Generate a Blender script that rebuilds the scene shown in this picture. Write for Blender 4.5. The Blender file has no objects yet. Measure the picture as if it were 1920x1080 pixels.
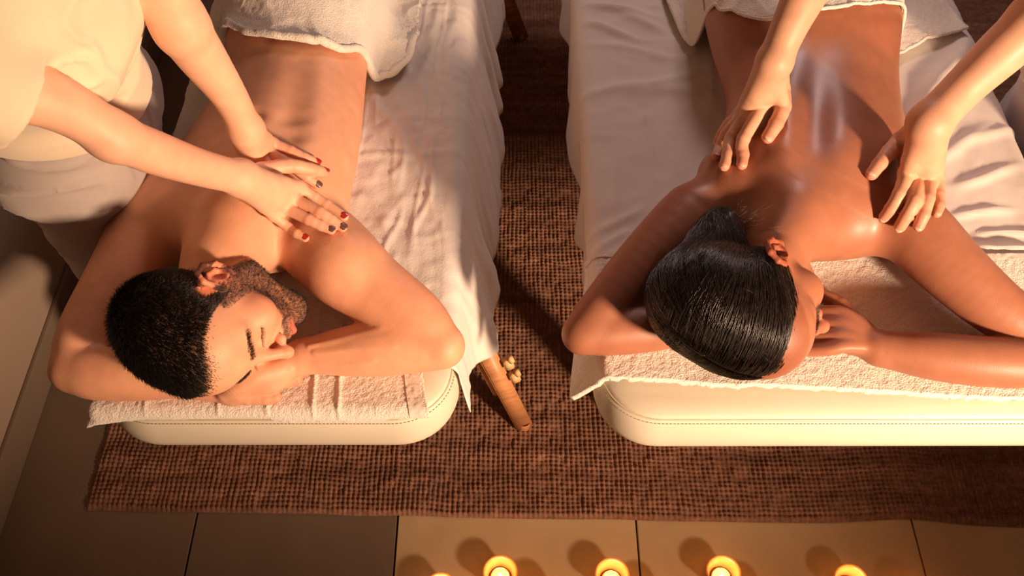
import bpy, bmesh, math, random
import numpy as np
from mathutils import Vector
random.seed(7); np.random.seed(7)
SC = bpy.context.scene
COL = SC.collection

# ------------------------------------------------------------------ camera
TH = math.radians(37.0); FOC = 1808.0; CH = 2.02
cd = bpy.data.cameras.new('camera'); cam = bpy.data.objects.new('camera', cd); COL.objects.link(cam)
cam.location = (0, 0, CH); cam.rotation_euler = (TH, 0, 0)
cd.sensor_width = 36.0; cd.lens = FOC / 1920.0 * 36.0; cd.clip_start = 0.02
SC.camera = cam
# ------------------------------------------------------------------ world, lights, exposure
w = bpy.data.worlds.new('world'); SC.world = w; w.use_nodes = True
w.node_tree.nodes['Background'].inputs[0].default_value = (1.0, 0.60, 0.42, 1)
w.node_tree.nodes['Background'].inputs[1].default_value = 0.075
def light(name, kind, loc, power, color, size=0.1, target=None, **kw):
    d = bpy.data.lights.new(name, kind); o = bpy.data.objects.new(name, d); COL.objects.link(o)
    o.location = loc; d.energy = power; d.color = color
    if kind == 'AREA': d.size = size
    else: d.shadow_soft_size = size
    if target is not None:
        o.rotation_euler = (Vector(target) - Vector(loc)).to_track_quat('-Z', 'Y').to_euler()
    for k, v in kw.items(): setattr(d, k, v)
    return o
light('warm_lamp', 'SPOT', (1.62, -0.84, 1.44), 500, (1.0, 0.655, 0.425), 0.13, (-0.08, 1.66, 0.93), spot_size=math.radians(60), spot_blend=0.85)
light('soft_lamp_behind', 'AREA', (0.85, 3.0, 2.3), 13, (1.0, 0.72, 0.68), 0.5, (0.6, 1.2, 0.8))
vs = SC.view_settings
vs.view_transform = 'Standard'; vs.look = 'None'; vs.gamma = 1.0; vs.use_curve_mapping = False
vs.exposure = 0.22

# ------------------------------------------------------------------ pixel helpers (planning coordinates on real heights)
XC = np.array([1., 0, 0]); YC = np.array([0, math.cos(TH), math.sin(TH)]); ZC = np.array([0, -math.sin(TH), math.cos(TH)])
CAM = np.array([0, 0, CH])
def ray(px, py):
    return (px - 960) / FOC * XC + (540 - py) / FOC * YC - ZC
def P(px, py, z):
    d = ray(px, py); return CAM + d * ((CH - z) / -d[2])
def depth(p): return -float(np.dot(np.asarray(p) - CAM, ZC))
def J(px, py, z, rpx):
    p = P(px, py, z); return (p, rpx * depth(p) / FOC)
def cv(a, b, c): return a * XC + b * YC + c * ZC      # camera-plane direction to world

# ------------------------------------------------------------------ scene tree helpers
def tag(o, label=None, cat=None, group=None, kind=None):
    if label: o['label'] = label
    if cat: o['category'] = cat
    if group: o['group'] = group
    if kind: o['kind'] = kind
    return o
def empty(name, loc=(0, 0, 0), **kw):
    o = bpy.data.objects.new(name, None); COL.objects.link(o); o.location = loc; o.empty_display_size = 0.05
    return tag(o, **kw)
def link(name, me, mat, parent=None, smooth=True, **kw):
    if mat is not None: me.materials.append(mat)
    o = bpy.data.objects.new(name, me); COL.objects.link(o)
    if smooth and not me.has_custom_normals: me.shade_smooth()
    if parent is not None:
        o.parent = parent
        o.matrix_parent_inverse = parent_matrix(parent).inverted()
    return tag(o, **kw)
def parent_matrix(p):
    from mathutils import Matrix
    m = Matrix.LocRotScale(p.location, p.rotation_euler, p.scale)
    if p.parent is not None: m = parent_matrix(p.parent) @ p.matrix_parent_inverse @ m
    return m
def bm_mesh(name, bm):
    me = bpy.data.meshes.new(name); bm.to_mesh(me); bm.free(); return me
def np_mesh(name, V, faces=None, quads=None, polys=None):
    """V (n,3); quads (m,4) int array and/or polys list of index lists"""
    me = bpy.data.meshes.new(name)
    if polys is None and quads is not None:
        q = np.asarray(quads, dtype=np.int32); k = q.shape[1]
        me.vertices.add(len(V)); me.vertices.foreach_set('co', np.asarray(V, np.float32).ravel())
        me.loops.add(q.size); me.loops.foreach_set('vertex_index', q.ravel())
        me.polygons.add(len(q)); me.polygons.foreach_set('loop_start', np.arange(0, q.size, k, dtype=np.int32))
        me.update(calc_edges=True); return me
    me.from_pydata([tuple(v) for v in V], [], polys); me.update(); return me
def loops_mesh(name, V, loopidx, starts):
    me = bpy.data.meshes.new(name)
    me.vertices.add(len(V)); me.vertices.foreach_set('co', np.asarray(V, np.float32).ravel())
    me.loops.add(len(loopidx)); me.loops.foreach_set('vertex_index', np.asarray(loopidx, np.int32))
    me.polygons.add(len(starts)); me.polygons.foreach_set('loop_start', np.asarray(starts, np.int32))
    me.update(calc_edges=True); return me

# ------------------------------------------------------------------ numpy value noise
def _h(ix, iy, iz, s):
    n = (ix * 374761393 + iy * 668265263 + iz * 2147483647 + s * 1274126177) & 0xffffffff
    n = ((n ^ (n >> 13)) * 1274126177) & 0xffffffff
    return ((n ^ (n >> 16)) & 0xffff) / 65535.0
def vnoise(x, y, z=0.0, s=0):
    x, y, z = np.broadcast_arrays(np.asarray(x, float), np.asarray(y, float), np.asarray(z, float))
    ix, iy, iz = np.floor(x).astype(np.int64), np.floor(y).astype(np.int64), np.floor(z).astype(np.int64)
    fx, fy, fz = x - ix, y - iy, z - iz
    fx, fy, fz = [t * t * t * (t * (t * 6 - 15) + 10) for t in (fx, fy, fz)]
    r = 0
    for a in (0, 1):
        for b in (0, 1):
            for c in (0, 1):
                r = r + _h(ix + a, iy + b, iz + c, s) * (fx if a else 1 - fx) * (fy if b else 1 - fy) * (fz if c else 1 - fz)
    return r * 2 - 1
def fbm(x, y, z=0.0, s=0, o=3):
    r = 0; a = 1.0
    for i in range(o): r = r + a * vnoise(x * 2**i, y * 2**i, np.asarray(z) * 2**i, s + i); a *= 0.5
    return r
def ridge(x, y, s=0):
    return 1 - np.abs(vnoise(x, y, 0, s)) * 2.2
def sstep(a, b, x):
    t = np.clip((x - a) / (b - a), 0, 1); return t * t * (3 - 2 * t)

# ------------------------------------------------------------------ signed distance bodies
BIG = 0.2
def unit(v): v = np.asarray(v, float); return v / np.linalg.norm(v)
class Grp:
    def __init__(s): s.mg = 0.0; s.L = []; s.lo = np.full(3, 9e9); s.hi = np.full(3, -9e9)
    def _add(s, f, lo, hi, k, op):
        s.L.append((f, lo, hi, k, op))
        if op == '+': s.lo = np.minimum(s.lo, lo); s.hi = np.maximum(s.hi, hi)
    def cone(s, a, b, ra, rb, k=0.01, op='+', q=1.0, n=(0, 0, 1)):
        a = np.asarray(a, float); b = np.asarray(b, float); n = unit(n)
        g = 1.0 / q - 1.0
        ab = b - a; ab = ab + n * (ab @ n) * g; L2 = max(ab @ ab, 1e-12)
        sc = (1 + q) / 2 if q < 1 else 1.0
        def f(X, Y, Z):
            x, y, z = X - a[0], Y - a[1], Z - a[2]
            if q != 1.0:
                d = (x * n[0] + y * n[1] + z * n[2]) * g
                x = x + d * n[0]; y = y + d * n[1]; z = z + d * n[2]
            t = np.clip((x * ab[0] + y * ab[1] + z * ab[2]) / L2, 0, 1)
            return (np.sqrt((x - t * ab[0])**2 + (y - t * ab[1])**2 + (z - t * ab[2])**2) - (ra + (rb - ra) * t)) * sc
        R = max(ra, rb) * max(1, q)
        s._add(f, np.minimum(a, b) - R, np.maximum(a, b) + R, k, op); return s
    def ball(s, c, r, k=0.01, op='+', q=1.0, n=(0, 0, 1)): return s.cone(c, np.asarray(c, float) + 1e-5, r, r, k, op, q, n)
    def ell(s, c, rad, ax, k=0.01, op='+'):
        c = np.asarray(c, float); A = [unit(a) for a in ax]; r = np.asarray(rad, float)
        def f(X, Y, Z):
            x, y, z = X - c[0], Y - c[1], Z - c[2]
            u = [x * a[0] + y * a[1] + z * a[2] for a in A]
            k0 = np.sqrt((u[0] / r[0])**2 + (u[1] / r[1])**2 + (u[2] / r[2])**2)
            k1 = np.sqrt((u[0] / r[0]**2)**2 + (u[1] / r[1]**2)**2 + (u[2] / r[2]**2)**2) + 1e-9
            return k0 * (k0 - 1) / k1
        e = np.sqrt(sum((A[i] * r[i])**2 for i in range(3)))
        s._add(f, c - e, c + e, k, op); return s
    def chain(s, pts, k=0.01, op='+', q=1.0, n=(0, 0, 1), sub=6):
        """smooth tube through (point, radius[, flattening]) knots"""
        A = np.array([list(p[0]) + [p[1], (p[2] if len(p) > 2 else q)] for p in pts], float)
        if len(A) == 1: return s.ball(A[0, :3], A[0, 3], k, op)
        Q = np.vstack([2 * A[:1] - A[1:2], A, 2 * A[-1:] - A[-2:-1]]); Q[0, 3:] = A[0, 3:]; Q[-1, 3:] = A[-1, 3:]; out = []
        for i in range(1, len(Q) - 2):
            for t in np.arange(sub) / sub:
                p0, p1, p2, p3 = Q[i - 1:i + 3]
                out.append(.5 * (2 * p1 + (p2 - p0) * t + (2 * p0 - 5 * p1 + 4 * p2 - p3) * t * t + (3 * p1 - p0 - 3 * p2 + p3) * t**3))
        out.append(A[-1]); g = Grp()
        for u, v in zip(out[:-1], out[1:]): g.cone(u[:3], v[:3], max(u[3], 1e-4), max(v[3], 1e-4), .0002 if (u[3] < .015 or op == '-') else min(.010, u[3] * .07), q=(u[4] + v[4]) / 2, n=n)
        return s.grp(g, k, op)
    def deep(s, k):
        s.mg = max(s.mg, k)
        for q in s.L:
            if isinstance(q[0], Grp): q[0].deep(k)
    def grp(s, g, k=0.01, op='+'):
        g.deep(k)
        s._add(g, g.lo, g.hi, k, op); return s
def comb(F, d, k, op):
    if k < .0005 and op == '+': return np.minimum(F, d)
    if op == '+':
        h = np.maximum(k - np.abs(F - d), 0) / k; return np.minimum(F, d) - h * h * k * 0.25
    d = -d
    h = np.maximum(k - np.abs(F - d), 0) / k; return np.maximum(F, d) + h * h * k * 0.25
def ev_grid(g, xs, ys, zs):
    F = np.full((len(xs), len(ys), len(zs)), BIG, np.float32)
    for f, lo, hi, k, op in g.L:
        m = k + 0.012 + g.mg
        i0, i1 = np.searchsorted(xs, lo[0] - m), np.searchsorted(xs, hi[0] + m)
        j0, j1 = np.searchsorted(ys, lo[1] - m), np.searchsorted(ys, hi[1] + m)
        k0, k1 = np.searchsorted(zs, lo[2] - m), np.searchsorted(zs, hi[2] + m)
        if i1 <= i0 or j1 <= j0 or k1 <= k0: continue
        X, Y, Z = xs[i0:i1], ys[j0:j1], zs[k0:k1]
        d = ev_grid(f, X, Y, Z) if isinstance(f, Grp) else f(X[:, None, None], Y[None, :, None], Z[None, None, :])
        F[i0:i1, j0:j1, k0:k1] = comb(F[i0:i1, j0:j1, k0:k1], d, k, op)
    return F
def ev_pts(g, Q):
    F = np.full(len(Q), BIG)
    for f, lo, hi, k, op in g.L:
        m = k + 0.012 + g.mg
        I = np.nonzero(np.all((Q > lo - m) & (Q < hi + m), axis=1))[0]
        if len(I) == 0: continue
        q = Q[I]; d = ev_pts(f, q) if isinstance(f, Grp) else f(q[:, 0], q[:, 1], q[:, 2])
        F[I] = comb(F[I], d, k, op)
    return F
def grad_pts(g, Q, e=6e-4):
    G = np.empty_like(Q)
    for i in range(3):
        D = np.zeros(3); D[i] = e
        G[:, i] = (ev_pts(g, Q + D) - ev_pts(g, Q - D)) / (2 * e)
    return G
def nets(g, h, lo=None, hi=None):
    lo = (g.lo if lo is None else np.maximum(g.lo, lo)) - 2.5 * h; hi = (g.hi if hi is None else np.minimum(g.hi, hi)) + 2.5 * h
    xs, ys, zs = [np.arange(lo[i], hi[i], h).astype(np.float32) for i in range(3)]
    F = ev_grid(g, xs, ys, zs)
    S = F < 0
    S[[0, -1]] = False; S[:, [0, -1]] = False; S[:, :, [0, -1]] = False
    F = np.where(S, np.minimum(F, -1e-6), np.maximum(F, 1e-6))
    c = [S[i:S.shape[0] - 1 + i, j:S.shape[1] - 1 + j, k:S.shape[2] - 1 + k] for i in (0, 1) for j in (0, 1) for k in (0, 1)]
    cnt = sum(x.astype(np.int8) for x in c)
    act = (cnt > 0) & (cnt < 8)
    I = np.argwhere(act); del c, cnt
    idx = np.full(act.shape, -1, np.int64); idx[act] = np.arange(len(I))
    corners = [(i, j, k) for i in (0, 1) for j in (0, 1) for k in (0, 1)]
    val = [F[I[:, 0] + a, I[:, 1] + b, I[:, 2] + cc] for a, b, cc in corners]
    acc = np.zeros((len(I), 3)); n = np.zeros(len(I))
    for u in range(8):
        for v in range(u + 1, 8):
            du = np.array(corners[u]); dv = np.array(corners[v])
            if np.abs(du - dv).sum() != 1: continue
            m = (val[u] < 0) != (val[v] < 0)
            t = np.where(m, val[u] / np.where(m, val[u] - val[v], 1), 0)
            p = du + (dv - du) * t[:, None]
            acc += p * m[:, None]; n += m
    V = (I + acc / n[:, None]) * h + np.array([xs[0], ys[0], zs[0]])
    quads = []
    for ax in range(3):
        o = [0, 0, 0]; o[ax] = 1
        A = S; B = np.roll(S, -1, axis=ax)
        E = np.argwhere(A != B)
        E = E[(E[:, ax] < S.shape[ax] - 1)]
        a1, a2 = (ax + 1) % 3, (ax + 2) % 3
        E = E[(E[:, a1] > 0) & (E[:, a2] > 0) & (E[:, a1] < S.shape[a1] - 1) & (E[:, a2] < S.shape[a2] - 1)]
        def cell(d1, d2):
            C = E.copy(); C[:, a1] -= d1; C[:, a2] -= d2; return idx[C[:, 0], C[:, 1], C[:, 2]]
        q = np.stack([cell(1, 1), cell(0, 1), cell(0, 0), cell(1, 0)], 1)
        inside = S[E[:, 0], E[:, 1], E[:, 2]]
        q[~inside] = q[~inside][:, ::-1]
        quads.append(q)
    Q = np.concatenate(quads); Q = Q[(Q >= 0).all(1)]
    # slide every point onto the exact level set of the sampled field
    o_ = np.array([xs[0], ys[0], zs[0]], float); sh = np.array(F.shape) - 2
    def tri(p):
        u = (p - o_) / h; i = np.clip(np.floor(u).astype(int), 0, sh); f = u - i; r = 0
        for a in (0, 1):
            for b in (0, 1):
                for c in (0, 1):
                    r = r + F[i[:, 0] + a, i[:, 1] + b, i[:, 2] + c] * (f[:, 0] if a else 1 - f[:, 0]) * (f[:, 1] if b else 1 - f[:, 1]) * (f[:, 2] if c else 1 - f[:, 2])
        return r
    for _ in range(2):
        G = np.stack([tri(V + d) - tri(V - d) for d in np.eye(3) * h * .9], 1) / (1.8 * h); d0 = tri(V)
        st = -(d0 / np.maximum((G**2).sum(1), .2))[:, None] * G; V = V + np.clip(st, -h * .5, h * .5)
    G = np.stack([tri(V + d) - tri(V - d) for d in np.eye(3) * h * 1.4], 1); nets.N = G / (np.linalg.norm(G, axis=1, keepdims=True) + 1e-12)
    return V, Q
def refine(g, V, Q, test):
    """split every quad whose centre passes test into four, keep the mesh watertight, put new points on the surface"""
    C = V[Q].mean(1); m = test(C)
    R = Q[m]; N = Q[~m]
    e = np.stack([R, np.roll(R, -1, 1)], 2).reshape(-1, 2); es = np.sort(e, 1)
    key = es[:, 0] * (len(V) + 1) + es[:, 1]
    uk, inv = np.unique(key, return_inverse=True)
    ue = np.stack([uk // (len(V) + 1), uk % (len(V) + 1)], 1)
    mid = V[ue].mean(1); b = len(V)
    fc = V[R].mean(1); fb = b + len(mid)
    V2 = np.concatenate([V, mid, fc])
    inv = inv.reshape(-1, 4) + b; f = np.arange(len(R)) + fb
    sub = np.concatenate([np.stack([R[:, i], inv[:, i], f, inv[:, (i - 1) % 4]], 1) for i in range(4)])
    new = np.unique(sub)
    q = V2[new]
    for _ in range(2):
        G = grad_pts(g, q); d = ev_pts(g, q); gg = (G**2).sum(1)
        st = -(d / np.maximum(gg, 0.15))[:, None] * G
        L = np.linalg.norm(st, axis=1, keepdims=True); st *= np.minimum(1, 0.0015 / np.maximum(L, 1e-9)); q = q + st
    V2[new] = q; refine.N = np.concatenate([nets.N, np.zeros((len(V2) - len(V), 3))]); G = grad_pts(g, q); refine.N[new] = G / (np.linalg.norm(G, axis=1, keepdims=True) + 1e-12)
    # unrefined faces touching refined edges get the extra midpoints
    ek = np.sort(np.stack([N, np.roll(N, -1, 1)], 2), 2); ek = ek[:, :, 0] * (len(V) + 1) + ek[:, :, 1]
    pos = np.searchsorted(uk, ek); pos = np.minimum(pos, len(uk) - 1); hit = uk[pos] == ek
    anyh = hit.any(1)
    polys = [sub.reshape(-1), N[~anyh].reshape(-1)]; cnts = [np.full(len(sub), 4), np.full((~anyh).sum(), 4)]
    ex = []; exn = []
    for row, hh, pp in zip(N[anyh], hit[anyh], pos[anyh]):
        l = []
        for i in range(4):
            l.append(row[i])
            if hh[i]: l.append(pp[i] + b)
        ex += l; exn.append(len(l))
    polys.append(np.array(ex, int)); cnts.append(np.array(exn, int))
    loops = np.concatenate(polys); cn = np.concatenate(cnts); st = np.concatenate([[0], np.cumsum(cn)[:-1]])
    return V2, loops, st
def relax(V, Q, it=2, lam=.5):
    e = np.concatenate([Q[:, [0, 1]], Q[:, [1, 2]], Q[:, [2, 3]], Q[:, [3, 0]]]); n = len(V)
    cnt = np.bincount(e[:, 0], minlength=n) + np.bincount(e[:, 1], minlength=n)
    for j in range(it * 2):
        A = np.stack([np.bincount(e[:, 0], V[e[:, 1], i], n) + np.bincount(e[:, 1], V[e[:, 0], i], n) for i in range(3)], 1) / np.maximum(cnt, 1)[:, None]
        V = V + (A - V) * (lam if j % 2 == 0 else -lam * 1.04)
    return V
def body_mesh(name, g, h, colfn=None, fine=None, clip=None, wob=None):
    V, Q = nets(g, h, *(clip or (None, None)))
    V = relax(V, Q, 2)
    if fine is not None: V, L, S = refine(g, V, Q, fine)
    else: L = Q.reshape(-1); S = np.arange(0, Q.size, 4)
    if wob is not None: V = wob(V)
    me = loops_mesh(name, V, L, S)
    if wob is None:
        me.shade_smooth(); me.normals_split_custom_set_from_vertices((refine.N if fine is not None else nets.N).astype(np.float32))
    if colfn is not None:
        c = colfn(V); at = me.color_attributes.new('Col', 'FLOAT_COLOR', 'POINT')
        cc = np.ones((len(V), 4), np.float32); cc[:, :c.shape[1]] = c; at.data.foreach_set('color', cc.ravel())
    return me, V
def hit(g, px, py, off=0.0, z0=1.25, z1=0.68):
    """first point of body g met looking through the photo at px,py, lifted by off along +z"""
    d = ray(px, py); t = np.linspace((CH - z0) / -d[2], (CH - z1) / -d[2], 500)
    Q = CAM + d * t[:, None]; F = ev_pts(g, Q) - off
    i = np.nonzero(F < 0)[0]
    return Q[i[0]] if len(i) else None

# ------------------------------------------------------------------ tubes, strands
def frames(pts):
    T = np.gradient(pts, axis=0); T /= np.linalg.norm(T, axis=1, keepdims=True) + 1e-12
    up = np.array([0.13, 0.21, 0.97]); A = np.cross(T, up); A /= np.linalg.norm(A, axis=1, keepdims=True) + 1e-12
    return A, np.cross(T, A)
def tube_np(pts, rad, n=8):
    pts = np.asarray(pts, float); rad = np.broadcast_to(rad, (len(pts),)); A, B = frames(pts)
    a = np.arange(n) * 2 * math.pi / n
    V = pts[:, None] + rad[:, None, None] * (np.cos(a)[None, :, None] * A[:, None] + np.sin(a)[None, :, None] * B[:, None])
    V = V.reshape(-1, 3); i = np.arange(len(pts) - 1)[:, None] * n; j = np.arange(n)[None]
    Q = np.stack([i + j, i + (j + 1) % n, i + n + (j + 1) % n, i + n + j], 2).reshape(-1, 4)
    return V, Q
def strands_mesh(name, S, r0, r1=None):
    """S (n,m,3) strands as three-sided hairs"""
    n, m, _ = S.shape; T = np.gradient(S, axis=1); T /= np.linalg.norm(T, axis=2, keepdims=True) + 1e-12
    A = np.cross(T, np.array([0.31, 0.17, 0.93])); A /= np.linalg.norm(A, axis=2, keepdims=True) + 1e-12; B = np.cross(T, A)
    r = np.linspace(r0, r0 * 0.25 if r1 is None else r1, m)[None, :, None, None]
    a = np.arange(3) * 2 * math.pi / 3
    V = S[:, :, None] + r * (np.cos(a)[:, None] * A[:, :, None] + np.sin(a)[:, None] * B[:, :, None])
    V = V.reshape(-1, 3)
    base = (np.arange(n)[:, None, None] * m + np.arange(m - 1)[None, :, None]) * 3; j = np.arange(3)[None, None]
    Q = np.stack([base + j, base + (j + 1) % 3, base + 3 + (j + 1) % 3, base + 3 + j], 3).reshape(-1, 4)
    return np_mesh(name, V, quads=Q)
def grid_quads(nu, nv):
    i = np.arange(nu - 1)[:, None] * nv; j = np.arange(nv - 1)[None]
    return np.stack([i + j, i + nv + j, i + nv + j + 1, i + j + 1], 2).reshape(-1, 4)

# ------------------------------------------------------------------ materials
def srgb(r, g, b):
    f = lambda c: (c / 255 / 12.92) if c / 255 <= 0.04045 else ((c / 255 + 0.055) / 1.055)**2.4
    return (f(r), f(g), f(b))
def N(nt, t, **kw):
    n = nt.nodes.new(t)
    for k, v in kw.items():
        if isinstance(k, str) and hasattr(n, k): setattr(n, k, v)
    return n
def mat(name, base, rough=0.6, var=0.08, vscale=20.0, bump=0.0, bscale=200.0, attr=False, sss=0.0, sssr=(1, 0.3, 0.15),
        sheen=0.0, coat=0.0, metal=0.0, spec=0.5, stretch=(1, 1, 1), bdist=0.001, detail=4, oil=0.0):
    m = bpy.data.materials.new(name); m.use_nodes = True; nt = m.node_tree; B = nt.nodes['Principled BSDF']
    tc = N(nt, 'ShaderNodeTexCoord'); mp = N(nt, 'ShaderNodeMapping'); mp.inputs['Scale'].default_value = stretch
    nt.links.new(tc.outputs['Object'], mp.inputs['Vector'])
    n1 = N(nt, 'ShaderNodeTexNoise'); n1.inputs['Scale'].default_value = vscale; n1.inputs['Detail'].default_value = detail
    nt.links.new(mp.outputs[0], n1.inputs['Vector'])
    mr = N(nt, 'ShaderNodeMapRange'); mr.inputs[1].default_value = 0.3; mr.inputs[2].default_value = 0.7
    mr.inputs[3].default_value = 1 - var; mr.inputs[4].default_value = 1 + var
    nt.links.new(n1.outputs['Fac'], mr.inputs[0])
    vm = N(nt, 'ShaderNodeVectorMath', operation='SCALE')
    if attr:
        at = N(nt, 'ShaderNodeAttribute'); at.attribute_name = 'Col'; nt.links.new(at.outputs['Color'], vm.inputs[0])
    else: vm.inputs[0].default_value = base
    nt.links.new(mr.outputs[0], vm.inputs['Scale']); nt.links.new(vm.outputs[0], B.inputs['Base Color'])
    if oil:
        mo = N(nt, 'ShaderNodeMath', operation='MULTIPLY'); mo.inputs[1].default_value = oil; nt.links.new(at.outputs['Alpha'], mo.inputs[0]); nt.links.new(mo.outputs[0], B.inputs['Coat Weight'])
        B.inputs['Coat Roughness'].default_value = 0.30
    B.inputs['Roughness'].default_value = rough; B.inputs['Metallic'].default_value = metal
    B.inputs['Specular IOR Level'].default_value = spec
    if sss: B.inputs['Subsurface Weight'].default_value = sss; B.inputs['Subsurface Radius'].default_value = sssr; B.inputs['Subsurface Scale'].default_value = 0.012
    if sheen: B.inputs['Sheen Weight'].default_value = sheen; B.inputs['Sheen Roughness'].default_value = 0.5
    if coat: B.inputs['Coat Weight'].default_value = coat; B.inputs['Coat Roughness'].default_value = 0.22
    if bump:
        n2 = N(nt, 'ShaderNodeTexNoise'); n2.inputs['Scale'].default_value = bscale; n2.inputs['Detail'].default_value = 3
        nt.links.new(mp.outputs[0], n2.inputs['Vector'])
        bp = N(nt, 'ShaderNodeBump'); bp.inputs['Strength'].default_value = bump; bp.inputs['Distance'].default_value = bdist
        nt.links.new(n2.outputs['Fac'], bp.inputs['Height']); nt.links.new(bp.outputs[0], B.inputs['Normal'])
        if attr:
            n3 = N(nt, 'ShaderNodeTexVoronoi'); n3.inputs['Scale'].default_value = 900; nt.links.new(mp.outputs[0], n3.inputs['Vector'])
            b3 = N(nt, 'ShaderNodeBump'); b3.inputs['Strength'].default_value = .25; b3.inputs['Distance'].default_value = .0004
            nt.links.new(n3.outputs['Distance'], b3.inputs['Height']); nt.links.new(bp.outputs[0], b3.inputs['Normal']); nt.links.new(b3.outputs[0], B.inputs['Normal'])
            r3 = N(nt, 'ShaderNodeMapRange'); r3.inputs[3].default_value = rough - .05; r3.inputs[4].default_value = rough + .14
            nt.links.new(n1.outputs['Fac'], r3.inputs[0]); nt.links.new(r3.outputs[0], B.inputs['Roughness'])
    return m
M = dict(
    skin=mat('skin_man', (.8, .5, .35), 0.46, 0.06, 35, 0.35, 420, attr=True, sss=0.08, bdist=0.0006, spec=0.4),
    skin_oiled=mat('skin_oiled', (.6, .3, .2), 0.42, 0.05, 30, 0.3, 420, attr=True, sss=0.10, bdist=0.0005, spec=0.4, oil=0.55),
    skin_fair=mat('skin_fair', (.85, .55, .4), 0.45, 0.05, 40, 0.3, 420, attr=True, sss=0.08, bdist=0.0005, spec=0.4),
    hair=mat('hair_black', (.012, .009, .008), 0.42, 0.4, 60, spec=0.5),
    hair_sleek=mat('hair_sleek', (.020, .012, .009), 0.33, 0.6, 120, spec=0.9),
    hair_brown=mat('hair_brown', (.10, .05, .03), 0.4, 0.4, 60),
    linen=mat('crinkled_linen', (.80, .74, .68), 0.85, 0.03, 8, 0.5, 260, sheen=0.2, bdist=0.0012),
    cotton=mat('cotton_sheet', (.76, .70, .64), 0.75, 0.03, 6, 0.25, 500, sheen=0.2, bdist=0.0006),
    terry=mat('terry_towel', (.84, .77, .68), 0.95, 0.09, 260, 1.0, 360, sheen=0.5, bdist=0.0022),
    hem=mat('towel_hem', (.80, .70, .62), 0.8, 0.1, 120, 0.5, 500),
    vinyl=mat('cream_vinyl', (.70, .63, .50), 0.48, 0.02, 10, 0.1, 700, bdist=0.0004),
    thread=mat('seam_thread', (.62, .53, .38), 0.6, 0.05, 50),
    wood=mat('beech_wood', (.58, .27, .12), 0.45, 0.22, 9, 0.1, 60, stretch=(1, 1, 8)),
    wood_light=mat('light_wood', (.78, .50, .26), 0.45, 0.12, 30),
    tunic=mat('cream_tunic', (.82, .68, .49), 0.85, 0.03, 10, 0.4, 700, sheen=0.3, bdist=0.0006),
    tunic_mauve=mat('pale_mauve_tunic', (.52, .46, .47), 0.8, 0.03, 10, 0.3, 700, sheen=0.3, bdist=0.0006),
    trousers=mat('grey_beige_trousers', (.42, .36, .33), 0.8, 0.04, 10, 0.4, 600, sheen=0.2, bdist=0.0006),
    wall=mat('wall_plaster', (.42, .32, .24), 0.9, 0.04, 3, 0.15, 120),
    skirting=mat('skirting_tile', (.24, .18, .13), 0.6, 0.06, 6),
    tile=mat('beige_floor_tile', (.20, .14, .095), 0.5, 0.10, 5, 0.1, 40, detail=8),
    tile_glow=mat('candle_glow_floor_tile', (.64, .45, .25), 0.5, 0.10, 5, 0.1, 40, detail=8),  # same floor tile with the candle glow put into its base colour
    grout=mat('dark_grout', (.10, .085, .065), 0.9, 0.1, 60),
    shoe=mat('white_shoe', (.6, .58, .55), 0.6, 0.05, 30),
    wax=mat('tealight_wax', (.85, .72, .5), 0.4, 0.03, 60, sss=0.4, sssr=(1, .6, .3)),
    tin=mat('tealight_tin', (.85, .72, .5), 0.25, 0.02, 60, metal=1.0),
    wick=mat('burnt_wick', (.03, .02, .02), 0.9, 0.1, 60),
    polish_red=mat('red_nail_polish', (.42, .022, .016), 0.18, 0.03, 60, coat=0.6),
    polish_dark=mat('dark_glitter_polish', (.13, .055, .045), 0.28, 0.6, 1400, 0.4, 1500, coat=0.5),
    nail=mat('bare_nail', (.78, .42, .32), 0.25, 0.03, 60, coat=0.4),
    lash=mat('lash_black', (.02, .012, .01), 0.6, 0.1, 60),
)
g_ = bpy.data.materials.new('amber_lit_glass'); g_.use_nodes = True; gb = g_.node_tree.nodes['Principled BSDF']
gb.inputs['Base Color'].default_value = (.90, .48, .18, 1); gb.inputs['Transmission Weight'].default_value = 0.0; gb.inputs['Roughness'].default_value = 0.12; gb.inputs['IOR'].default_value = 1.48
gn = g_.node_tree; tr_ = gn.nodes.new('ShaderNodeBsdfTransparent'); tr_.inputs[0].default_value = (1, .86, .62, 1)
mx_ = gn.nodes.new('ShaderNodeMixShader'); mx_.inputs[0].default_value = .50; gn.links.new(tr_.outputs[0], mx_.inputs[1]); gn.links.new(gb.outputs[0], mx_.inputs[2]); gn.links.new(mx_.outputs[0], gn.nodes['Material Output'].inputs[0])
M['glass'] = g_
f_ = bpy.data.materials.new('candle_flame'); f_.use_nodes = True; fb = f_.node_tree.nodes['Principled BSDF']
fb.inputs['Base Color'].default_value = (0, 0, 0, 1); fb.inputs['Emission Color'].default_value = (1, .62, .22, 1); fb.inputs['Emission Strength'].default_value = 5
M['flame'] = f_
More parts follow.
